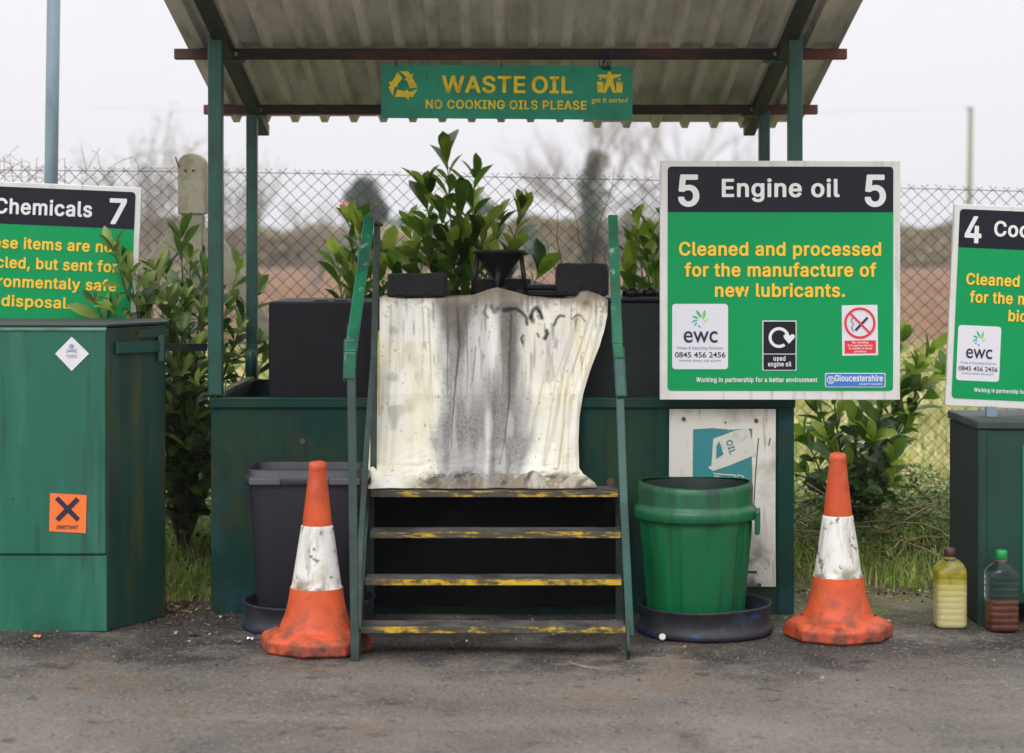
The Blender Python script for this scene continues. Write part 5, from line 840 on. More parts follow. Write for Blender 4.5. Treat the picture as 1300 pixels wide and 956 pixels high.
    for pl, wd, c, a in [([(581,392),(583,440),(577,500),(574,540),(573,570)], 1.5, (66,62,60), .95), ([(567,392),(569,430),(568,500)], 1.1, (80,76,72), .9), ([(592,395),(594,470),(592,512)], .9, (92,88,84), .9),
            ([(604,440),(600,480),(597,495)], .9, (100,96,92), .8), ([(649,400),(647,460),(646,510),(641,560),(634,590)], 1.4, (70,66,64), .95), ([(638,420),(639,470),(638,500)], 2.4, (112,102,92), .8),
            ([(544,392),(546,440),(549,510)], 1.1, (150,144,134), .7), ([(536,390),(538,420),(537,460)], .8, (140,134,124), .7), ([(497,388),(496,440),(492,520)], 1.2, (160,146,120), .6),
            ([(640,394),(655,392),(663,398),(668,404),(669,412)], 1.9, (14,12,14), 1), ([(640,394),(648,393)], 3.0, (30,28,28), .95), ([(674,404),(676,396),(680,391),(685,396),(688,404)], 2.2, (14,12,14), 1), ([(676,408),(674,402)], 2.8, (24,22,24), .9),
            ([(703,413),(707,405),(711,401),(716,402)], 1.5, (28,26,28), 1), ([(726,406),(732,400),(738,401),(743,408)], .9, (60,56,54), .9), ([(694,420),(695,424),(692,430)], 2.0, (14,12,14), 1), ([(664,426),(662,430),(664,436)], 1.4, (40,38,38), .9),
            ([(682,424),(684,428)], 1.3, (40,38,38), .9), ([(624,390),(628,396),(632,392)], 2.6, (52,48,46), .9), ([(618,388),(614,398),(620,404)], 1.2, (76,70,66), .8)]:
        tp = np.clip((pl[-1][1]+4-y)/max(20, pl[-1][1]-pl[0][1])*1.5, .35, 1) if pl[-1][1]-pl[0][1] > 30 else 1; over(c, a*np.exp(-(pdist(x+(n3-.5)*.9, y, pl)/(wd*(1.25 if wd > 1.2 else 1.1)*tp))**3)*(.8+.2*n1))
    over((96,82,66), .65*ss(n2*.6+n3*.4, .44, .62)*ss(y, 594, 608)*ss(x, 505, 540)); over((120,106,84), .6*ss(y+10*n1, 602, 620)*ss(x, 500, 530)); over((74,64,54), .8*ss(nz2(x+y, y*1.2, 11, 71), .6, .8)*ss(y, 596, 606)*ss(x, 510, 540)); over((64,58,54), .8*np.exp(-(((x-590)/26)**2+((y-606)/9)**2))*ss(n3, .25, .6))
    over((120,106,82), .5*ss(n2, .6, .8)*ss(x, 560, 480)); over((160,140,110), .6*np.exp(-((x-748)/14)**2-((y-386)/10)**2)); over((96,84,66), .7*np.exp(-((x-744)/5)**2-((y-385)/4)**2))
    r = np.random.default_rng(5)
    for i in range(110):
        px, py = r.uniform(480, 760), r.uniform(400, 612); s_ = r.uniform(.5, 1.2)
        over((92,80,66), .75*np.exp(-(((x-px)/s_)**2+((y-py)/(s_*r.uniform(.8, 2)))**2)))
    col *= (.955+.09*n4)[..., None]
    fs = [(j*(NU+1)+i, j*(NU+1)+i+1, (j+1)*(NU+1)+i+1, (j+1)*(NU+1)+i) for j in range(NV) for i in range(NU)]
    me = bpy.data.meshes.new('stained_cloth'); me.from_pydata(verts.tolist(), [], fs); me.polygons.foreach_set('use_smooth', [True]*len(fs))
    ca = me.color_attributes.new('stain_and_crease', 'FLOAT_COLOR', 'POINT'); rgba = np.ones((verts.shape[0], 4), dtype=np.float32); rgba[:, :3] = col.reshape(-1, 3); ca.data.foreach_set('color', rgba.ravel())
    me.materials.append(mat('oil_stained_cloth', (1,1,1,1), .85, attr='stain_and_crease', bump=dict(scale=500, strength=.25, dist=.002)))
    o = bpy.data.objects.new('stained_cloth', me); COL.objects.link(o); o.location = (0, 8.3, 0); sm = o.modifiers.new('thick', 'SOLIDIFY'); sm.thickness = .003; sm.offset = -1
    tag(o, 'white absorbent cloth streaked with black oil hanging over the tank front', 'cloth')
    # yellowed side flap hanging behind the left upright
    b = MB()
    def fl(u, v):
        py = 420+192*v; d = 8.275-.03*v; xa = np.interp(py, [420, 450, 480, 500, 560, 612], [477, 473, 469, 467, 465, 463]); xb = 482
        p = P(xa+(xb-xa)*u, py, d); return (p.x, p.y-8.3+.008*math.sin(u*6+v*9), p.z)
    b.grid(fl, 8, 40); f_ = b.build('side_flap', mat('yellowed_cloth', srgb(214,196,96), .85, [(srgb(226,216,170), dict(scale=9, lo=.45, hi=.6))]), o, fixn=False)
    f_['label'] = 'yellowed side fold of the cloth'
cloth()

# ================================================================== large signs
def rounded(mb, a, b_, r, y, corners=(1,1,1,1)): flat(mb, rrect(a[0], b_[1], b_[0], a[1], r, 6, corners), y)
def make_sign(name, label, d, org, roll, yaw, sx, sy, W, H, number, title, title_box, num_l, num_r, lines, band, full=True, num_y=(260.8, 39.5), title_y=(249.4, 22.5), last='Working in partnership for a better environment', pitch=0):
    """sign 5 layout in its own photograph pixels, origin its top left corner (838,204); sx, sy scale it"""
    K = d/F; r = empty(name, P(org[0], org[1], d), (R(pitch), R(roll), R(yaw))); tag(r, label, 'sign')
    q = lambda x, y: ((x-838)*K*sx, (204-y)*K*sy)
    b = MB(); b.prism([q(838, 204+H), q(838+W, 204+H), q(838+W, 204), q(838, 204)], 0, .022); b.build('panel', m_white, r, bevel=.0025)
    x0, x1 = 847.6, 838+W-9; yb = 204+H-11.5
    b = MB(); flat(b, rrect(q(x0,0)[0], q(0,band)[1], q(x1,0)[0], q(0,211.4)[1], 5*K, 6, (1,1,0,0)), -.002); hd = b.build('header_band', m_header, r)
    b = MB(); flat(b, rrect(q(x0,0)[0], q(0,yb)[1], q(x1,0)[0], q(0,band)[1], 5*K, 6, (0,0,1,1)), -.002); gf = b.build('green_field', m_green, r)
    y = -.005
    b = MB()
    for (a, c) in (num_l, num_r): 
        if a is not None: gtext(number, q(a,0)[0], q(c,0)[0], q(0,num_y[0])[1], num_y[1]*K*sy, y, b)
    gtext(title, q(title_box[0],0)[0], q(title_box[1],0)[0], q(0,title_y[0])[1], title_y[1]*K*sy, y, b); b.build('lettering', m_letw, hd)
    b = MB()
    for (s_, a, c, yb_) in lines: gtext(s_, q(a,0)[0], q(c,0)[0], q(0,yb_)[1], 17*K*sy, y, b)
    b.build('lettering', m_lety, gf)
    if not full: return r, q, K
    if last: b = MB(); gtext(last, q(884,0)[0], q(1037.5,0)[0], q(0,484.8)[1], 6*K*sy, y, b, track=20); b.build('lettering', m_letw, gf)
    # recycling company sticker
    st = MB(); flat(st, rrect(q(853.5,0)[0], q(0,468.6)[1], q(924.3,0)[0], q(0,385.7)[1], 4*K, 6), -.0035); so_ = st.build('company_sticker', m_sticker, r)
    b = MB(); gtext('ewc', q(868,0)[0], q(911,0)[0], q(0,434.5)[1], 21*K*sy, y, b, regular=True); gtext('0845 456 2456', q(857,0)[0], q(921,0)[0], q(0,453.6)[1], 6.7*K*sy, y, b, regular=True); b.build('lettering', m_ink, so_)
    b = MB(); gtext('Waste & Recycling Solutions', q(859,0)[0], q(918,0)[0], q(0,443.2)[1], 3.6*K*sy, y, b, regular=True); gtext('www.ewc.uk.com', q(862,0)[0], q(915,0)[0], q(0,459)[1], 3.6*K*sy, y, b, regular=True); b.build('small_lettering', m_inkg, so_)
    Z3 = lambda x, y_: (840+x*.136, 380+y_*.136)
    for (a, c, wd, cl) in (((318,95),(372,172),22,(10,170,110)), ((404,92),(388,188),26,(100,205,70)), ((283,152),(342,178),17,(20,170,130)), ((275,212),(338,190),15,(30,170,160)), ((308,250),(328,212),14,(60,150,215)), ((366,268),(340,235),12,(70,140,220)), ((437,178),(393,212),14,(196,205,110)), ((400,240),(384,222),10,(225,215,140))):
        p0, p1 = q(*Z3(*a)), q(*Z3(*c)); dx, dz = p1[0]-p0[0], p1[1]-p0[1]; l = math.hypot(dx, dz); nx, nz = -dz/l*wd*.136*K*.5*sx, dx/l*wd*.136*K*.5
        f = lambda t, s_: (p0[0]+dx*t+nx*s_, p0[1]+dz*t+nz*s_)
        b = MB(); flat(b, [f(0,0), f(.3,.85), f(.6,1), f(.88,.6), f(1,0), f(.88,-.6), f(.6,-1), f(.3,-.85)], y); b.build('petal', mat('petal_%s_%s_%s' % cl, srgb(*cl), .4), so_)
    # used engine oil plate
    st = MB(); flat(st, [q(968,470.3), q(1011.3,470.3), q(1011.3,406.8), q(968,406.8)], -.0035); pl_ = st.build('recycle_plate', m_letw, r)
    b = MB(); flat(b, [q(969.2,448.6), q(1010.1,448.6), q(1010.1,408), q(969.2,408)], -.005); flat(b, [q(969.2,469.2), q(1010.1,469.2), q(1010.1,449.8), q(969.2,449.8)], -.005); b.build('black_panel', m_header, pl_)
    b = MB(); c = q(988.9, 428.3); ring(b, c[0], c[1], 9.4*K*sy, 13.2*K*sy, 8, 308, -.0066); flat(b, [q(994.6,425.6), q(997.5,423.8), q(1001.8,426), q(1006,423.8), q(1009,425.8), q(1008.6,428.6), q(1001.5,436.2), q(995,428.6)], -.0075); b.build('loop_arrow', m_letw, pl_)
    b = MB(); gtext('used', q(982,0)[0], q(997,0)[0], q(0,457.6)[1], 6*K*sy, -.0066, b, track=20); gtext('engine oil', q(975,0)[0], q(1004.5,0)[0], q(0,464.8)[1], 6*K*sy, -.0066, b, track=20); b.build('lettering', m_letw, pl_)
    # no smoking sticker
    st = MB(); flat(st, [q(1069.3,451.4), q(1114.8,450.6), q(1113.9,386.6), q(1068.5,387.4)], -.0035); ns = st.build('no_smoking_sticker', m_sticker, r)
    b = MB(); c = q(1091.5, 409.8); ring(b, c[0], c[1], 16.9*K*sy, 19.8*K*sy, 0, 360, -.0066, 56); line2(b, (c[0]-13.2*K, c[1]+13.2*K), (c[0]+13.2*K, c[1]-13.2*K), 2.5*K, -.0075)
    flat(b, [q(1072.4,448.6), q(1112.1,448), q(1111.8,431.6), q(1072.2,432.2)], -.005); b.build('red_marks', m_red, ns)
    Z4 = lambda x, y_: q(990+x*.1464, 370+y_*.1464)
    b = MB(); line2(b, Z4(655,335), Z4(760,225), 3*K, -.006); b.build('cigarette', m_ink, ns)
    b = MB(); pts = [Z4(640,345), Z4(620,310), Z4(640,280), Z4(615,250), Z4(632,225)]
    for i in range(4): line2(b, pts[i], pts[i+1], 1.6*K, -.006)
    b.build('smoke_mark', m_inkg, ns)
    b = MB()
    for (s_, a, c_, yy) in (('No smoking', 1082, 1102, 435.6), ('It is against the law', 1076, 1108, 439.4), ('to smoke in these', 1077.5, 1107, 443.2), ('premises', 1084.5, 1099.8, 447)): gtext(s_, q(a,0)[0], q(c_,0)[0], q(0,yy)[1], 2.5*K, -.0066, b, track=15)
    b.build('lettering', m_letw, ns)
    # county badge
    st = MB(); flat(st, rrect(q(1047.5,0)[0], q(0,491.5)[1], q(1124.2,0)[0], q(0,473.2)[1], 2*K), -.0035); bd_ = st.build('county_badge', m_sticker, r)
    st = MB(); flat(st, rrect(q(1048.6,0)[0], q(0,490.4)[1], q(1123.1,0)[0], q(0,474.3)[1], 1.6*K), -.005); st.build('blue_panel', m_blue, bd_)
    b = MB(); gtext('Gloucestershire', q(1059.5,0)[0], q(1120.8,0)[0], q(0,483.6)[1], 8*K*sy, -.0066, b, track=-10); gtext('COUNTY COUNCIL', q(1090.5,0)[0], q(1120.8,0)[0], q(0,488.4)[1], 2.2*K*sy, -.0066, b, track=30)
    c = q(1054.6, 482.2); ring(b, c[0], c[1], 4*K, 4.9*K, 0, 360, -.0066, 24)
    for t in (-2.4, 0, 2.4): line2(b, (c[0]-2.6*K, c[1]+(t+.6)*K), (c[0]+2.6*K, c[1]+(t-.4)*K), 1.1*K, -.0075)
    b.build('lettering', m_letw, bd_)
    return r, q, K
make_sign('engine_oil_sign', 'white framed Engine oil sign numbered 5 with company sticker and no smoking notice', 8.2, (838, 204), .05, 0, 1, 1, 305, 303.5, '5', 'Engine oil', (916.3, 1065.8),
    (860.8, 887.7), (1097.6, 1124.5), [('Cleaned and processed', 862, 1118.5, 324), ('for the manufacture of', 869, 1112.5, 350.6), ('new lubricants.', 907.7, 1072.7, 376.4)], 269.4)
make_sign('cooking_oil_sign', 'leaning Cooking oil sign numbered 4 at the right edge of the picture', 8.3, (1211.5, 258.5), 2.6, 0, .772, .845, 305, 303.5, '4', 'Cooking oil', (905, 1076),
    (857, 884.5), (1097.6, 1124.5), [('Cleaned and processed', 863, 1118.5, 324), ('for the manufacture of', 870, 1112.5, 350.6), ('bio-diesel.', 935, 1050, 376.4)], 269.4)
K7 = 8.8/F
r7, q7, _ = make_sign('chemicals_sign', 'leaning Chemicals sign numbered 7 standing behind the large green container', 8.8, (-66, 237-.042*246+1), 2.45, 0, .807, .83, 305, 303.5, '7', 'Chemicals', (914, 1067),
    (None, None), (1094, 1121), [('These items are not', 884, 1110.5, 305), ('recycled, but sent for', 872, 1110.5, 335), ('environmentaly safe', 874, 1110.5, 364), ('disposal.', 930.5, 1040, 393.5)], 268.5, full=False, num_y=(260.5, 38.5), title_y=(252, 23))
b = MB(); b.bar((.3, .045, -1.25), (.3, .045, -.2), .05, .03, (0,1,0)); b.build('sign_post', m_postc, r7)

# sign brackets on the tank for sign 5
# ================================================================== chemicals container (left)
c7 = empty('chemicals_container', (0, 8.0, 0)); tag(c7, 'large green steel container with hazard stickers at the left edge below the chemicals sign', 'container')
ZT = Z(416, 7.92); foot = [(-3.3, -.08), (-1.581, -.08), (-1.407, .22), (-1.474, .58), (-3.3, .58)]
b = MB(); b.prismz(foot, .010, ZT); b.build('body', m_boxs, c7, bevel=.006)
b = MB(); b.prismz([(-3.3, -.10), (-1.585, -.10), (-1.585, -.083), (-3.3, -.083)], Z(704, 7.9), ZT-.004); dr = b.build('upper_front', m_box, c7, bevel=.006)
b = MB(); b.prismz([(-3.3, -.089), (-1.5835, -.089), (-1.5835, -.0825), (-3.3, -.0825)], .012, Z(704, 7.9)-.006); b.build('lower_front', m_box, c7, bevel=.002)
b = MB(); lid = [(-3.3, -.095), (-1.58, -.095), (-1.40, .225), (-1.466, .59), (-3.3, .59)]; b.prismz(lid, ZT+.003, ZT+.014); b.build('lid', m_boxd, c7, bevel=.003)
def side(t, z, off=.0):      # point on the angled side face; t 0..1 front to back
    a = Vector((-1.581, -.08, z)); c = Vector((-1.407, .22, z)); n = Vector((.865, -.5, 0)); return a.lerp(c, t)+n*off
b = MB(); b.bar(side(.1, Z(441, 8.0), .014), side(.86, Z(440, 8.15), .014), .014, .045, (0,0,1)); hb = b.build('side_latch', m_frame, c7, bevel=.003)
b = MB(); b.bar(side(.86, Z(432, 8.15)+.02, .02), side(.86, Z(455, 8.15)-.01, .02), .022, .02, (0,1,0)); b.build('keeper', m_boxs, hb)
b = MB(); b.box((-3.3, -.106, ZT-.012), (-1.583, -.084, ZT+.001)); b.build('top_edge', mat('worn_highlight_edge', srgb(86,138,120), .5, [(srgb(150,120,110), dict(scale=6, lo=.6, hi=.68)), (srgb(40,90,76), dict(scale=3, lo=.5, hi=.65))]), c7, bevel=.003)  # lip highlight painted as a paler green, with mottled wear
b = MB(); b.bar(side(.5, ZT-.03, .01), side(1.0, ZT-.03, .01), .012, .03, (0,0,1)); b.build('side_lip', m_boxs, c7)
b = MB(); b.bar((-1.42, .2, Z(441, 8.2)), (X(262, 8.45), .45, Z(441, 8.45)), .012, .03, (0,0,1)); b.build('stay_bar', m_boxd, c7)
for px in (58, 130): b = MB(); b.box((X(px, 7.9)-.03, -.06, .004), (X(px, 7.9)+.03, .3, .03)); b.build('skid', m_black, c7)
K = 7.9/F; yf = -.1035
def q7b(x, y): p = P(x, y, 7.8965); return (p.x, p.z)
b = MB(); flat(b, [q7b(91, 427.5), q7b(113, 449), q7b(91, 471), q7b(70, 449)], yf); s1 = b.build('diamond_sticker', m_sticker, c7)
b = MB(); gtext('TOXIC', q7b(84,0)[0], q7b(98,0)[0], q7b(0,454)[1], 4*K, yf-.0015, b); ring(b, *q7b(91, 440), 0, 3.4*K, 0, 360, yf-.0015, 14); line2(b, q7b(84, 447), q7b(98, 443.5), 1.2*K, yf-.0015); line2(b, q7b(84, 443.5), q7b(98, 447), 1.2*K, yf-.003); b.build('faded_marks', m_inkg, s1)
b = MB(); flat(b, [q7b(63.5, 626), q7b(110, 628.5), q7b(109, 677), q7b(62.5, 674.5)], yf); s2 = b.build('hazard_sticker', m_orange, c7)
b = MB(); line2(b, q7b(72, 632), q7b(99.5, 660), 6*K, yf-.0015); line2(b, q7b(99, 633), q7b(72.5, 660), 6*K, yf-.003); gtext('IRRITANT', q7b(72,0)[0], q7b(99.5,0)[0], q7b(0,671.5)[1], 4.6*K, yf-.0015, b); b.build('cross_and_lettering', m_ink, s2)

# ================================================================== cooking oil container (right)
c4 = empty('cooking_oil_container', (0, 8.1, 0)); tag(c4, 'dark green container under the cooking oil sign at the right edge', 'container')
xf = X(1243, 8.03); zt4 = Z(545, 8.03)
b = MB(); b.box((xf, -.07, .1), (3.2, .45, zt4)); b.build('body', m_ctn, c4, bevel=.005)
b = MB(); b.box((xf-.004, -.06, .02), (xf-.0005, .45, zt4-.003)); b.build('side_skin', m_ctns, c4)
b = MB(); b.box((xf-.012, -.085, zt4+.001), (3.2, .46, zt4+.035)); b.build('lid', m_lidg, c4, bevel=.006)
for (x, y) in ((xf+.02, -.04), (xf+.02, .4), (2.9, -.04)): b = MB(); b.box((x-.018, y-.018, 0.002), (x+.018, y+.018, .099)); b.build('foot', m_ctn, c4)
b = MB(); b.box((xf-.006, -.082, .004), (xf+.026, -.0715, zt4-.004)); b.build('corner_post', m_ctn, c4, bevel=.002)
b = MB(); b.box((xf+.02, .44, .0), (3.2, .45, .1)); b.build('back_skirt', m_black, c4)
b = MB(); b.box((X(1298, 8.03), -.078, Z(752, 8.03)), (X(1420, 8.03), -.071, Z(565, 8.03))); b.build('green_notice', m_green, c4)
b = MB(); b.box((X(1253, 8.2), .1, zt4+.036), (X(1266, 8.2), .14, zt4+.075)); b.build('sign_bracket', m_postc, c4)

# ================================================================== lamp pole (left)
b = MB(); a = P(69, -60, 9.4); c = P(63.5, 330, 9.4); dd = c-a; g = a+dd*((a.z)/(-dd.z)); b.tube([g, a+(-dd)*1.2], .031, 20)
o = b.build('sign_pole', m_postc); tag(o, 'grey blue round metal pole rising behind the chemicals sign', 'pole')

# ================================================================== poster on tank
pw = empty('oil_poster', (X(916, 8.28), 8.283, Z(632, 8.28))); tag(pw, 'weathered white poster with a pouring oil can, fixed to the tank behind the green bin', 'poster')
KP = 8.28/F
def qp(x, y): return ((x-916)*KP, (632-y)*KP)
b = MB(); b.prism([qp(849,745), qp(985,745), qp(984.5,660), qp(985,519.5), qp(850,519.5), qp(849.5,600)], 0, .004); b.build('board', m_poster, pw)
b = MB(); edge = [qp(880,545), qp(905,543.5), qp(930,545.5), qp(955,544), qp(954.5,580), qp(955.5,620), qp(955,650), qp(930,652), qp(880,652), qp(879.5,600)]; flat(b, edge[::-1], -.0015); b.build('teal_square', m_teal, pw)
Z7 = lambda x, y: qp(830+x*.2927, 500+y*.2927)
b = MB(); flat(b, [Z7(258,195), Z7(350,160), Z7(410,150), Z7(446,262), Z7(330,310), Z7(258,335), Z7(235,320), Z7(250,310)], -.003)
def outline(pts, w_, y): 
    for i in range(len(pts)-1): line2(b, Z7(*pts[i]), Z7(*pts[i+1]), w_*KP, y-.00015*(i % 2))
outline([(230,372),(250,366),(262,378)], 1.4, -.003); outline([(258,345),(300,350),(352,352),(352,380)], 1.5, -.0034); outline([(262,356),(292,362),(300,378)], 1.2, -.003)
outline([(365,352),(385,356),(396,372),(394,388)], 1.5, -.003); outline([(362,352),(362,388)], 1.3, -.0034); outline([(446,262),(438,270),(425,215),(415,160)], .8, -.0034)
b.build('can_outline', m_pw, pw)
b = MB(); flat(b, [Z7(272,225), Z7(284,205), Z7(302,262), Z7(270,282)], -.0045)
tm = MB(); gtext('OIL', -.029, .029, -.008, .026, 0, tm); ca, sa = math.cos(R(-72)), math.sin(R(-72)); c0 = Z7(330, 232)
b.add([(c0[0]+v[0]*ca-v[2]*sa, -.0045, c0[1]+v[0]*sa+v[2]*ca) for v in tm.v], tm.f); b.build('can_marks', m_teal, pw)
b = MB(); c0 = qp(956, 722); gtext('AW75', c0[0]-.03, c0[0]+.012, c0[1], .012, -.0015, b)
MBp = MB(); MBp.box((qp(948,722)[0], -.0014, qp(0,728)[1]), (qp(961,0)[0], -.0006, qp(0,725)[1])); MBp.build('faded_text_mark', m_ink, pw)
for (x, y) in ((868, 532), (960, 534), (921, 536), (964, 743)):
    b = MB(); q = qp(x, y); b.tube([(q[0], -.0005, q[1]), (q[0], -.006, q[1])], .0085 if x != 921 else .004, 12); b.build('rivet', m_ydark, pw)
b = MB(); 
for i, (p0, p1) in enumerate((((963,556),(961,580)), ((961,580),(959,606)), ((959,606),(957,640)), ((978,556),(976,566)))): line2(b, qp(*p0), qp(*p1), .0042, -.0015-.0002*i)
b.build('scratch', m_ydark, pw)

# ================================================================== bins, trays
def tray(px, d, r, label):
    b = MB(); b.lathe([(r*.985, .0), (r*1.02, .004), (r*1.02, .022), (r*.99, .03), (r*.965, .05), (r*.985, .098), (r*1.0, .104), (r*1.0, .110), (r*.985, .112), (r*.955, .10), (r*.93, .02), (0.001, .018)], 72, rad=lambda t, z: 1+.006*math.sin(3*t+1)+.004*math.sin(7*t), cap1=False)
    b.v = [(x, y, z+.004*math.sin(x*9)*(z > .08)) for x, y, z in b.v]
    o = b.build('drip_tray', m_tray, None, loc=(X(px, d), d, .014)); tag(o, label, 'tray', 'round drip trays under the bins'); return o
tray(894, 7.93, .262, 'round black drip tray with blue smears under the green bin'); tray(392, 8.03, .262, 'round black drip tray under the dark grey bin behind the left cone')
def green_bin():
    d = 7.96; r = empty('round_bin', (X(883, d), d, .034), (0, 0, R(10))); tag(r, 'open green plastic dustbin with handles standing in a drip tray', 'bin')
    def fl(t, z):
        if z > .42: return 1
        k = (t*9/math.pi) % 2; return 1+.02*(1 if k < 1.15 else -.5)*min(1, max(0, (.42-z)/.04))*min(1, (z+.001)/.02)
    b = MB(); prof = [(.175, 0), (.184, .008)]+[(.184+.036*(z/.42), z) for z in np.linspace(.02, .418, 24)]+[(.222, .424), (.228, .43)]
    b.lathe(prof, 144, rad=fl, cap1=False)
    b.build('body', m_bing, r)
    b = MB(); b.lathe([(.221, .420), (.236, .418), (.240, .424), (.240, .452), (.236, .462), (.226, .470), (.224, .48), (.226, .53), (.222, .552), (.217, .558), (.212, .556)], 96,
        rad=lambda t, z: 1+(.006*math.sin(2*t+.6)+.004*math.sin(5*t) if z > .4 else 0), cap0=False, cap1=False)
    b.v = [(x, y, z+.006*math.sin(math.atan2(y, x)*2+2)*(z > .5)) for x, y, z in b.v]; b.build('rim', m_bing, r)
    b = MB(); b.lathe([(.2105, .548), (.207, .53), (.198, .42), (.17, .1), (.16, .03), (.001, .025)], 72, cap0=False, cap1=False); b.build('inside', m_bing_in, r)
    for a in (-18,):
        ct, st = math.cos(R(a)), math.sin(R(a)); M = Matrix.Rotation(R(a), 4, 'Z')
        b = MB(); b.box((.232, -.06, .36), (.252, .06, .452)); b.box((.222, -.06, .43), (.233, .06, .452)); b.xf(M); b.build('handle', m_bing, r, bevel=.006)
green_bin()
def dark_bin():
    d = 8.02; r = empty('square_bin', (X(391, d), d, .03)); r.scale = (1, .72, 1.02); tag(r, 'dark grey square plastic bin with clipped rim behind the left traffic cone', 'bin')
    sq = lambda t, z: 1/(abs(math.cos(t))**7+abs(math.sin(t))**7)**(1/7.0)
    b = MB(); b.lathe([(.178, 0), (.186, .01), (.222, .54), (.224, .55)], 96, rad=sq, cap1=False); b.build('body', m_bind, r)
    b = MB(); b.lathe([(.222, .545), (.236, .547), (.238, .552), (.238, .572), (.234, .577), (.228, .58), (.227, .602), (.222, .606), (.218, .602), (.213, .5), (.18, .05), (.001, .04)], 96, rad=sq, cap0=False, cap1=False); b.build('rim', m_bind, r)
    for a in (-.15, .16):
        b = MB(); b.box((a-.06, -.252, .550), (a+.06, -.239, .576)); b.build('clip', mat('bin_clip', srgb(78,80,86), .5), r, bevel=.004)
dark_bin()

# ================================================================== cones
def cone():
    r = empty('traffic_cone'); b = MB()
    oct_ = lambda rr: rr
    b.lathe([(.205, .0), (.214, .012), (.212, .050), (.198, .062), (.150, .084)], 8, rad=lambda t, z: 1, smooth=False, cap1=False)
    b.v = [((x*math.cos(.39)-y*math.sin(.39)), (x*math.sin(.39)+y*math.cos(.39)), z) for x, y, z in b.v]
    b.lathe([(.150, .070), (.141, .083), (.132, .098), (.1235, .12), (.114, .15), (.1065, .183), (.101, .215), (.0985, .2435)], 96, cap0=False, cap1=False)
    b.build('base', m_cone, r, bevel=.007, seg=3)
    b = MB(); b.lathe([(.0985, .238), (.0985, .242), (.0925, .25), (.0895, .27), (.060, .478), (.0585, .484), (.054, .486)], 64, cap0=False, cap1=False); b.build('sleeve', m_conew, r)
    b = MB(); b.lathe([(.0560, .470), (.0560, .484), (.0340, .688), (.0330, .700), (.0345, .706), (.0335, .722), (.028, .732), (.020, .735), (.018, .72), (.001, .72)], 48, cap0=False, cap1=False); b.build('tip', m_cone, r)
    return r
k1 = cone(); k1.scale = (1, 1, .955); k1.location = (X(401, 7.57), 7.57, .010); k1.rotation_euler = (0, R(.6), R(14))
tag(k1, 'dirty orange and white traffic cone in front of the dark grey bin', 'traffic cone', 'traffic cones')
k2 = copy_tree(k1); k2.scale = (.99, .99, .965); k2.location = (X(1064, 7.82), 7.82, .010); k2.rotation_euler = (0, R(-.4), R(63))
tag(k2, 'orange and white traffic cone standing alone right of the green bin', 'traffic cone', 'traffic cones')

# ================================================================== bottles
m_pet = bpy.data.materials.new('clear_plastic'); m_pet.use_nodes = True
_b = m_pet.node_tree.nodes['Principled BSDF']; _b.inputs['Base Color'].default_value = (.93,.95,.95,1); _b.inputs['Roughness'].default_value = .12; _b.inputs['Transmission Weight'].default_value = 1; _b.inputs['IOR'].default_value = 1.33
def oilmat(name, layers, c):
    return mat(name, c, .25, layers)
def bottle(px, d, sc, fill, mfill, mcap, label, wid, hgt, split=None):
    r = empty('plastic_bottle', (X(px, d), d, .012)); tag(r, label, 'bottle', 'oil bottles left on the ground'); w_ = wid/2
    def sq(t, z):
        k = 1/(abs(math.cos(t))**5+abs(math.sin(t))**5)**(1/5.0); u = min(1, max(0, (hgt*.8-z)/(.03))); return 1+(k-1)*u*.85
    prof = [(w_*.8, 0), (w_*.93, .008)]
    for i in range(60):
        z = .012+(hgt*.74-.012)*i/59; g = .022*max(0, math.sin(z*2*math.pi/.024)) if z < hgt*.64 else 0; prof.append((w_*(1-g), z))
    prof += [(w_*.97, hgt*.76), (w_*.82, hgt*.81), (w_*.5, hgt*.86), (w_*.3, hgt*.885), (w_*.28, hgt*.9)]
    b = MB(); b.lathe(prof, 48, rad=sq, cap0=True, cap1=False); b.build('shell', m_pet, r)
    zf = hgt*fill
    def liquid(a, c, m, nm):
        pr = [(rr*.955, z+.002) for rr, z in prof if a <= z <= c]; pr = [(pr[0][0]*.98, a+.003)]+pr+[(np.interp(c, [p[1] for p in prof], [p[0] for p in prof])*.95, c+.001)]
        b = MB(); b.lathe(pr, 48, rad=sq); b.build(nm, m, r)
    if split: liquid(0.002, hgt*split, mfill[0], 'milky_layer'); liquid(hgt*split+.003, zf, mfill[1], 'oil')
    else: liquid(0.002, zf, mfill[0], 'oil')
    b = MB(); b.lathe([(w_*.34, hgt*.895), (w_*.36, hgt*.9), (w_*.36, hgt*.985), (w_*.3, hgt)], 28, rad=lambda t, z: 1+.02*math.cos(14*t)); b.build('cap', mcap, r)
m_y1 = oilmat('milky_oil', [(srgb(222,208,120), dict(scale=.1, lo=-1, hi=0, ax=[('z', .10, .19)])), (srgb(184,170,40), dict(scale=.1, lo=-1, hi=0, ax=[('z', .17, .20)])), (srgb(150,138,60), dict(scale=30, lo=.5, hi=.65, amt=.7, ax=[('z', .15, .2)]))], srgb(232,220,158)); m_y2 = oilmat('yellow_oil', [(srgb(140,128,30), dict(scale=20, lo=.45, hi=.65, amt=.8))], srgb(198,186,84))
m_br = oilmat('brown_oil', [(srgb(78,44,30), dict(scale=14, lo=.45, hi=.7))], srgb(110,62,40))
bottle(1206, 8.0, 1, .73, (m_y1,), mat('maroon_cap', srgb(70,34,40), .45), 'plastic bottle of yellow oil with a maroon cap beside the container', .124, .312)
bottle(1271.5, 7.93, 1, .38, (m_br,), mat('green_cap', srgb(20,140,70), .4), 'plastic bottle with brown oil and a green cap in front of the container', .124, .315)

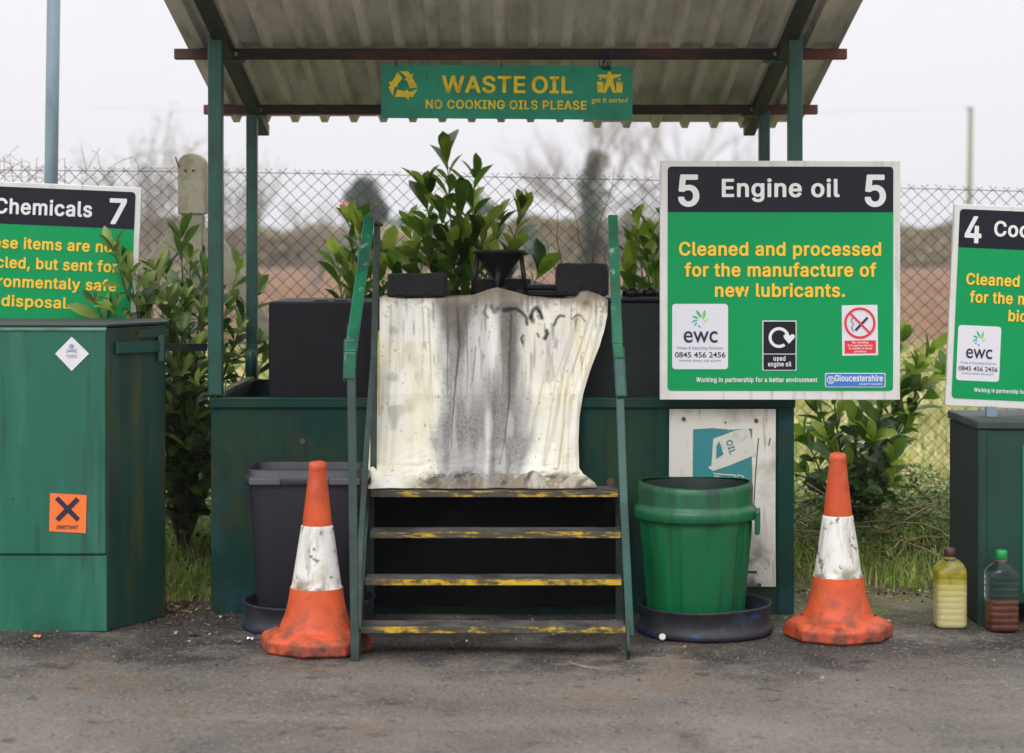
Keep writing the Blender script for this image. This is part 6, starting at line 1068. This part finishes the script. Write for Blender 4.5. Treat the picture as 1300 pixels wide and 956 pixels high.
# ================================================================== litter
def leafbit(px, py, d, s_, m, name, label, cat, seed):
    rr = random.Random(seed); p = P(px, py, d); g = 2*0
    x, y = (px-650)*(F*CAMH/(py-318))/F, F*CAMH/(py-318)
    b = MB(); n = 9; poly = [(math.cos(6.283*k/n)*s_*rr.uniform(.5, 1), math.sin(6.283*k/n)*s_*.8*rr.uniform(.5, 1)) for k in range(n)]
    b.add([(a, c, .004+rr.uniform(0, .012)) for a, c in poly]+[(0, 0, .012)], [(k, (k+1) % n, n) for k in range(n)])
    o = b.build(name, m, None, loc=(x, y, .014), fixn=False); sm = o.modifiers.new('thick', 'SOLIDIFY'); sm.thickness = .0012; tag(o, label, cat)
m_dl = mat('dead_leaf_brown', srgb(90,52,38), .8); m_foil = mat('foil', srgb(200,200,206), .25, metal=.9); m_org = mat('orange_scrap', srgb(196,130,84), .7)
leafbit(48, 815, 0, .022, m_org, 'scrap', 'small orange scrap on the tarmac below the chemicals container', 'litter', 1)
leafbit(246, 812, 0, .03, m_dl, 'dead_leaf', 'curled brown leaf on the tarmac, left of two', 'leaf', 2); leafbit(264, 815, 0, .02, m_dl, 'dead_leaf', 'small brown leaf nearest the drip tray at left', 'leaf', 3)
leafbit(302, 822, 0, .02, m_foil, 'foil_scrap', 'larger crumpled foil scrap by the left cone base', 'litter', 4); leafbit(318, 818, 0, .014, m_foil, 'foil_scrap', 'tiny foil scrap touching the left cone base', 'litter', 5)
leafbit(282, 790, 0, .018, m_foil, 'pebble_scrap', 'pale scrap at the foot of the tank left corner', 'litter', 6)
leafbit(1128, 795, 0, .012, m_org, 'wood_chip', 'thin pale wood chip right of the right cone', 'litter', 7)
x, y = (840-650)*1.5/(816-318), F*1.5/(816-318)
b = MB(); b.lathe([(.012, 0), (.013, .002), (.013, .008), (.011, .010)], 24, smooth=False); b.xf(Matrix.Rotation(R(60), 4, 'X')); o = b.build('bottle_cap', m_pw, None, loc=(x, y-.03, .026)); tag(o, 'white bottle cap lying beside the green bin tray', 'bottle cap')
b = MB(); pts = []
for k in range(14): t = k/13; px, py = 722+55*t, 846+8*math.sin(t*2.2); dd = F*1.5/(py-318); pts.append(((px-650)*dd/F, dd, .016))
b.tube(pts, .0022, 5); o = b.build('straw', m_twig); tag(o, 'single bent straw on the tarmac in front of the steps', 'straw')
b = MB(); x, y = (1010-650)*1.5/452, F*1.5/452; 
for i in range(70):
    a, c, s_ = random.uniform(-4.2, 3.4), random.uniform(6.6, 8.75), random.uniform(.003, .009)
    if abs(a) < .6 and c > 7.3: continue
    b.lathe([(s_*.7, 0), (s_, s_*.4), (s_*.6, s_*.8)], 6, (a, c, .008), smooth=False)
o = b.build('loose_grit', mat('grit', srgb(128,120,108), .9)); tag(o, 'loose grit and small stones scattered over the tarmac', 'grit', kind='stuff')
# leaf litter and crumbs along the tarmac edge and round the feet of things
random.seed(31); vs = []; fs = []; rn = []; k = 0
for i in range(2600):
    z_ = random.random()
    if z_ < .35: x, y = random.gauss(1.5, .35), random.gauss(8.82, .10)
    elif z_ < .55: x, y = random.gauss(-1.42, .14), random.gauss(8.38, .14)
    elif z_ < .85: x, y = random.uniform(-1.35, 1.2), 8.28-abs(random.gauss(0, .35))
    else: x, y = random.uniform(-2.6, 2.4), random.uniform(7.0, 8.2)
    s_ = random.uniform(.002, .008)*(1.5 if z_ < .55 else 1); a = rv(); a.z = abs(a.z)+.6; a.normalize(); u = a.orthogonal().normalized()*s_; w2 = a.cross(u)*random.uniform(.3, 1); c = Vector((x, y, tarz(x, y)+.004+s_*.5))
    vs += [tuple(c-u), tuple(c-w2), tuple(c+u), tuple(c+w2)]; fs.append((k, k+1, k+2, k+3)); rn.append(random.random()); k += 4
b = MB(); b.v = vs; b.f = fs; b.sm = [False]*len(fs); o = b.build('leaf_litter', leaf_mat('litter_brown', srgb(70,50,34), srgb(112,90,62), srgb(168,152,120), .8, 6, 0), fixn=False); set_rnd(o, rn)
tag(o, 'brown leaf crumbs scattered along the tarmac edge and around the steps', 'leaf litter', kind='stuff')
# grey carrier bag caught in the left gap
bm = bmesh.new(); bmesh.ops.create_icosphere(bm, subdivisions=4, radius=1)
from mathutils import noise as mn
for v in bm.verts: 
    n_ = mn.noise(v.co*2.2)+.5*mn.noise(v.co*5); v.co = Vector((v.co.x*.09, v.co.y*.06, v.co.z*.045))*(1+.45*n_)
me = bpy.data.meshes.new('plastic_bag'); bm.to_mesh(me); bm.free(); me.materials.append(mat('grey_film', srgb(120,124,132), .35, [(srgb(60,62,68), dict(scale=9, lo=.45, hi=.6))]))
o = bpy.data.objects.new('plastic_bag', me); COL.objects.link(o); o.location = P(232, 645, 9.4); tag(o, 'crumpled grey plastic bag caught on the rail in the left gap', 'bag')

# ================================================================== distance: trees, hedge, pole
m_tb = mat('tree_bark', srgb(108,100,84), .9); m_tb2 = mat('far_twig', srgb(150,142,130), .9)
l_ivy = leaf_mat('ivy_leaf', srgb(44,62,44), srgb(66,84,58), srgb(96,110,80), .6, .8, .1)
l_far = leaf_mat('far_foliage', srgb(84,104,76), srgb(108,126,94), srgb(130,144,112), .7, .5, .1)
l_brn = leaf_mat('hedge_twig_brown', srgb(116,102,72), srgb(150,134,100), srgb(178,164,128), .9, .15, 0)
def branch(b, p, d, L_, r, lev, maxl, spread, tips):
    n = 5; pts = [p.copy()]; q = p.copy(); dd = d.copy()
    for i in range(n):
        dd = (dd+rv()*.16+Vector((0,0,.04))).normalized(); q = q+dd*L_/n; pts.append(q.copy())
    b.tube(pts, [r*(1-.45*i/n) for i in range(n+1)], 5 if lev < 2 else 3, cap=False)
    tips.append(q)
    if lev >= maxl: return
    for k in range(random.choice((3, 4) if lev else (5, 6))):
        i = random.randint(2, n); a = (pts[i]-pts[i-1]).normalized(); nd = (a+rv()*spread+Vector((0,0,.12))).normalized()
        branch(b, pts[i], nd, L_*random.uniform(.55, .8), r*.5, lev+1, maxl, spread, tips)
def clump(parent, name, m, centers, n, rad, s_):
    vs = []; fs = []; rn = []; k = 0
    for i in range(n):
        c = Vector(random.choice(centers)); v = rv()*(random.random()**.4)*rad; c = c+Vector((v.x, v.y, v.z)); a = rv(); bb = a.orthogonal().normalized()*s_*random.uniform(.5, 1.2); cc = a.cross(bb)*random.uniform(.5, 1)
        vs += [tuple(c-bb), tuple(c-cc*.6), tuple(c+bb), tuple(c+cc*.6)]; fs.append((k, k+1, k+2, k+3)); rn.append(random.random()); k += 4
    b = MB(); b.v = vs; b.f = fs; b.sm = [False]*len(fs); o = b.build(name, m, parent, fixn=False); set_rnd(o, rn); return o
# bare tree with ivy on its trunk
random.seed(21)
D1 = 80; r = empty('bare_tree', (X(752, D1), D1, 0)); tag(r, 'leafless tree with ivy on its trunk in the mist behind the banner', 'tree')
b = MB(); tips = []; branch(b, Vector((0,0,0)), Vector((.0,0,1)), 3.2, .17, 0, 0, .7, tips); b.build('trunk', m_tb, r)
b = MB(); tips = []
for (dx, dz, h_) in ((-.6, 1, 2.3), (.35, 1, 2.6), (-1.3, .8, 2.2), (1.1, .9, 2.5), (0, 1, 2.4), (1.9, .8, 2.4), (-1.9, .6, 1.8)):
    branch(b, Vector((random.uniform(-.1,.1), 0, 2.6+random.uniform(-.3,.5))), Vector((dx, random.uniform(-.4,.4), dz*1.2)).normalized(), h_, .07, 1, 5, .6, tips)
b.build('crown', m_tb2, r)
cen = [(random.gauss(0,.16), 0, z) for z in np.linspace(1.2, 5.2, 22)]; clump(r, 'ivy', l_ivy, cen, 4200, .42, .09)
# second bare tree further right
D2 = 95; r = empty('bare_tree', (X(868, D2), D2, 0)); tag(r, 'leafless tree mostly hidden behind the engine oil sign', 'tree')
b = MB(); branch(b, Vector((0,0,0)), Vector((-.05,0,1)), 3.4, .16, 0, 0, .6, []); b.build('trunk', m_tb, r)
b = MB()
for (dx, dz) in ((-.8, 1), (.5, 1), (-1.6, .8), (.1, 1), (1.2, .8)): branch(b, Vector((0, 0, 3)), Vector((dx, random.uniform(-.3,.3), dz*1.1)).normalized(), 2.7, .07, 1, 4, .6, [])
b.build('crown', m_tb2, r)
# grey leafless bushes left
for (px, d, w_, h_, lab) in ((215, 42, 1.0, 3.2, 'hazy leafless bush beyond the fence left of the concrete post top'), (300, 46, .9, 2.9, 'hazy leafless bush between the two left shelter posts'), (400, 70, 1.1, 2.6, 'small hazy leafless bush left of the dark rounded tree'), (805, 60, .8, 3.0, 'thin hazy leafless bush beside the engine oil sign')):
    r = empty('bare_bush', (X(px, d), d, 0)); tag(r, lab, 'bush'); b = MB(); tips = []
    for k in range(8): branch(b, Vector((random.uniform(-.2,.2), 0, .1)), Vector((random.uniform(-1,1)*w_*.5, random.uniform(-.4,.4), 1)).normalized(), h_*.55, .04, 1, 4, .5, tips)
    b.build('branches', m_tb2, r)
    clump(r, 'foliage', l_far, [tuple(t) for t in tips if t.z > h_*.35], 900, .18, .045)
def round_tree(px, d, ytop, wpx, label, m, n, name='round_tree'):
    r = empty(name, (X(px, d), d, 0)); tag(r, label, 'tree'); K_ = d/F; zt = Z(ytop, d); R_ = wpx*K_/2
    b = MB(); b.tube([(0,0,0), (.05,0,zt*.4), (0,0,zt*.8)], [.16, .12, .05], 8); b.build('trunk', m_tb, r)
    cen = []; zc0 = max(.6, zt-2.2*R_)
    for k in range(26):
        v = rv()*random.random()**.5; cen.append((v.x*R_*.72, v.y*R_*.72, (zt+zc0)/2+v.z*(zt-zc0)*.36))
    clump(r, 'crown', m, cen, n, R_*.36, R_*.07)
random.seed(5)
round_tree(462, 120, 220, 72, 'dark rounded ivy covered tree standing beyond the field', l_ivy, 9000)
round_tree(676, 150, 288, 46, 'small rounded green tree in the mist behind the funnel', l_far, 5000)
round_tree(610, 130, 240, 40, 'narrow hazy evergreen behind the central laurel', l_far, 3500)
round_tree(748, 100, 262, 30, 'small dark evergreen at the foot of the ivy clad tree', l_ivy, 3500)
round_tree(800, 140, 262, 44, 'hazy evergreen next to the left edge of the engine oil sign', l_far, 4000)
b = MB(); b.box((-.5, -.1, -.35), (.5, .1, .35)); 
rp = empty('red_marker', (X(438, 100), 100, 0)); tag(rp, 'blurred pinkish red marker board in the distance beside the dark rounded tree', 'marker')
bb = MB(); bb.lathe([(.01,-.04),(.34,-.04),(.34,.04),(.01,.04)], 24); bb.xf(Matrix.Rotation(R(90), 4, 'X')); bb.xf(Matrix.Translation((0, 0, Z(266, 100)))); bb.build('board', mat('faded_red', srgb(224,110,120), .6), rp)
bb = MB(); bb.tube([(0,.1,0), (0,.1,Z(270, 100))], .04, 8); bb.build('post', m_postc, rp)
# hedge bank along the far side of the field
random.seed(9)
vs = []; fs = []; rn = []; k = 0; d0 = 165
def hedge_top(x): return 3.6+.5*math.sin(x*.13)+.35*math.sin(x*.41+1)+.25*math.sin(x*1.1)
for i in range(60000):
    x = random.uniform(-52, 52); y = d0+random.uniform(-2, 2); z = hedge_top(x)*random.random()**.8; s_ = random.uniform(.1, .32)
    a = rv(); bb = a.orthogonal().normalized()*s_; cc = a.cross(bb)*.5; c = Vector((x, y, z))
    vs += [tuple(c-bb), tuple(c-cc), tuple(c+bb), tuple(c+cc)]; fs.append((k, k+1, k+2, k+3)); rn.append(min(1, max(0, .5+.4*math.sin(x*.2+z)+random.gauss(0, .2)))); k += 4
b = MB(); b.v = vs; b.f = fs; b.sm = [False]*len(fs); o = b.build('hedge', l_brn, fixn=False); set_rnd(o, rn); tag(o, 'brown winter hedge running along the far side of the ploughed field', 'hedge', kind='stuff')
vs = []; fs = []; rn = []; k = 0
for i in range(26000):
    x = random.uniform(-90, 90); y = 260+random.uniform(-5, 5); z = (4.6+.9*math.sin(x*.09+2)+.7*math.sin(x*.33)+.4*math.sin(x*.9))*random.random()**.7; s_ = random.uniform(.2, .6)
    a = rv(); bb = a.orthogonal().normalized()*s_; cc = a.cross(bb)*.6; c = Vector((x, y, z))
    vs += [tuple(c-bb), tuple(c-cc), tuple(c+bb), tuple(c+cc)]; fs.append((k, k+1, k+2, k+3)); rn.append(random.random()); k += 4
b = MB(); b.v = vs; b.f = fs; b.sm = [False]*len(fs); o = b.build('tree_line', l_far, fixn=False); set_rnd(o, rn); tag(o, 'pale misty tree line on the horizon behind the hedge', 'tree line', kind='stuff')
# utility pole
dp = 60; r = empty('utility_pole', (X(1231, dp), dp, 0)); tag(r, 'thin distant wooden utility pole above the cooking oil sign', 'pole')
b = MB(); b.tube([(-.05,0,0), (.03,0,Z(139, dp))], [.085, .065], 10); b.build('mast', mat('mossy_wood', srgb(124,128,98), .9), r)
b = MB(); b.box((-.08, -.05, Z(139, dp)-.02), (.10, .05, Z(139, dp)+.06)); b.build('crosshead', m_postc, r)
b = MB(); za = Z(136, dp); b.tube([(-.02+ -26*t, 0, za-.25*4*t*(1-t)) for t in np.linspace(0, 1, 20)], .0035, 4); b.build('cable', m_tb2, r)

# ================================================================== mist
HAZE = .0006
if HAZE:
    m = bpy.data.materials.new('mist'); m.use_nodes = True; nt = m.node_tree; nt.nodes.remove(nt.nodes['Principled BSDF']); pv = nt.nodes.new('ShaderNodeVolumePrincipled')
    pv.inputs['Color'].default_value = (.93,.95,1,1); pv.inputs['Density'].default_value = HAZE; pv.inputs['Anisotropy'].default_value = .2; nt.links.new(pv.outputs[0], nt.nodes['Material Output'].inputs['Volume'])
    b = MB(); b.box((-905, -45, -1), (905, 1505, 9.5)); o = b.build('haze', m); tag(o, kind='stuff'); tag(o, 'pale winter mist over the fields', 'mist')

# clamps holding the engine oil sign to the shelter post, and feet for the leaning signs
so5 = [o for o in bpy.data.objects if o.name == 'engine_oil_sign'][0]
for dz in (-.22, -.72):
    b = MB(); xx = FXR-X(838, 8.2); b.box((xx-.045, .0222, dz-.02), (xx+.045, .0995, dz+.02)); b.build('post_clamp', m_frame, so5, bevel=.003)
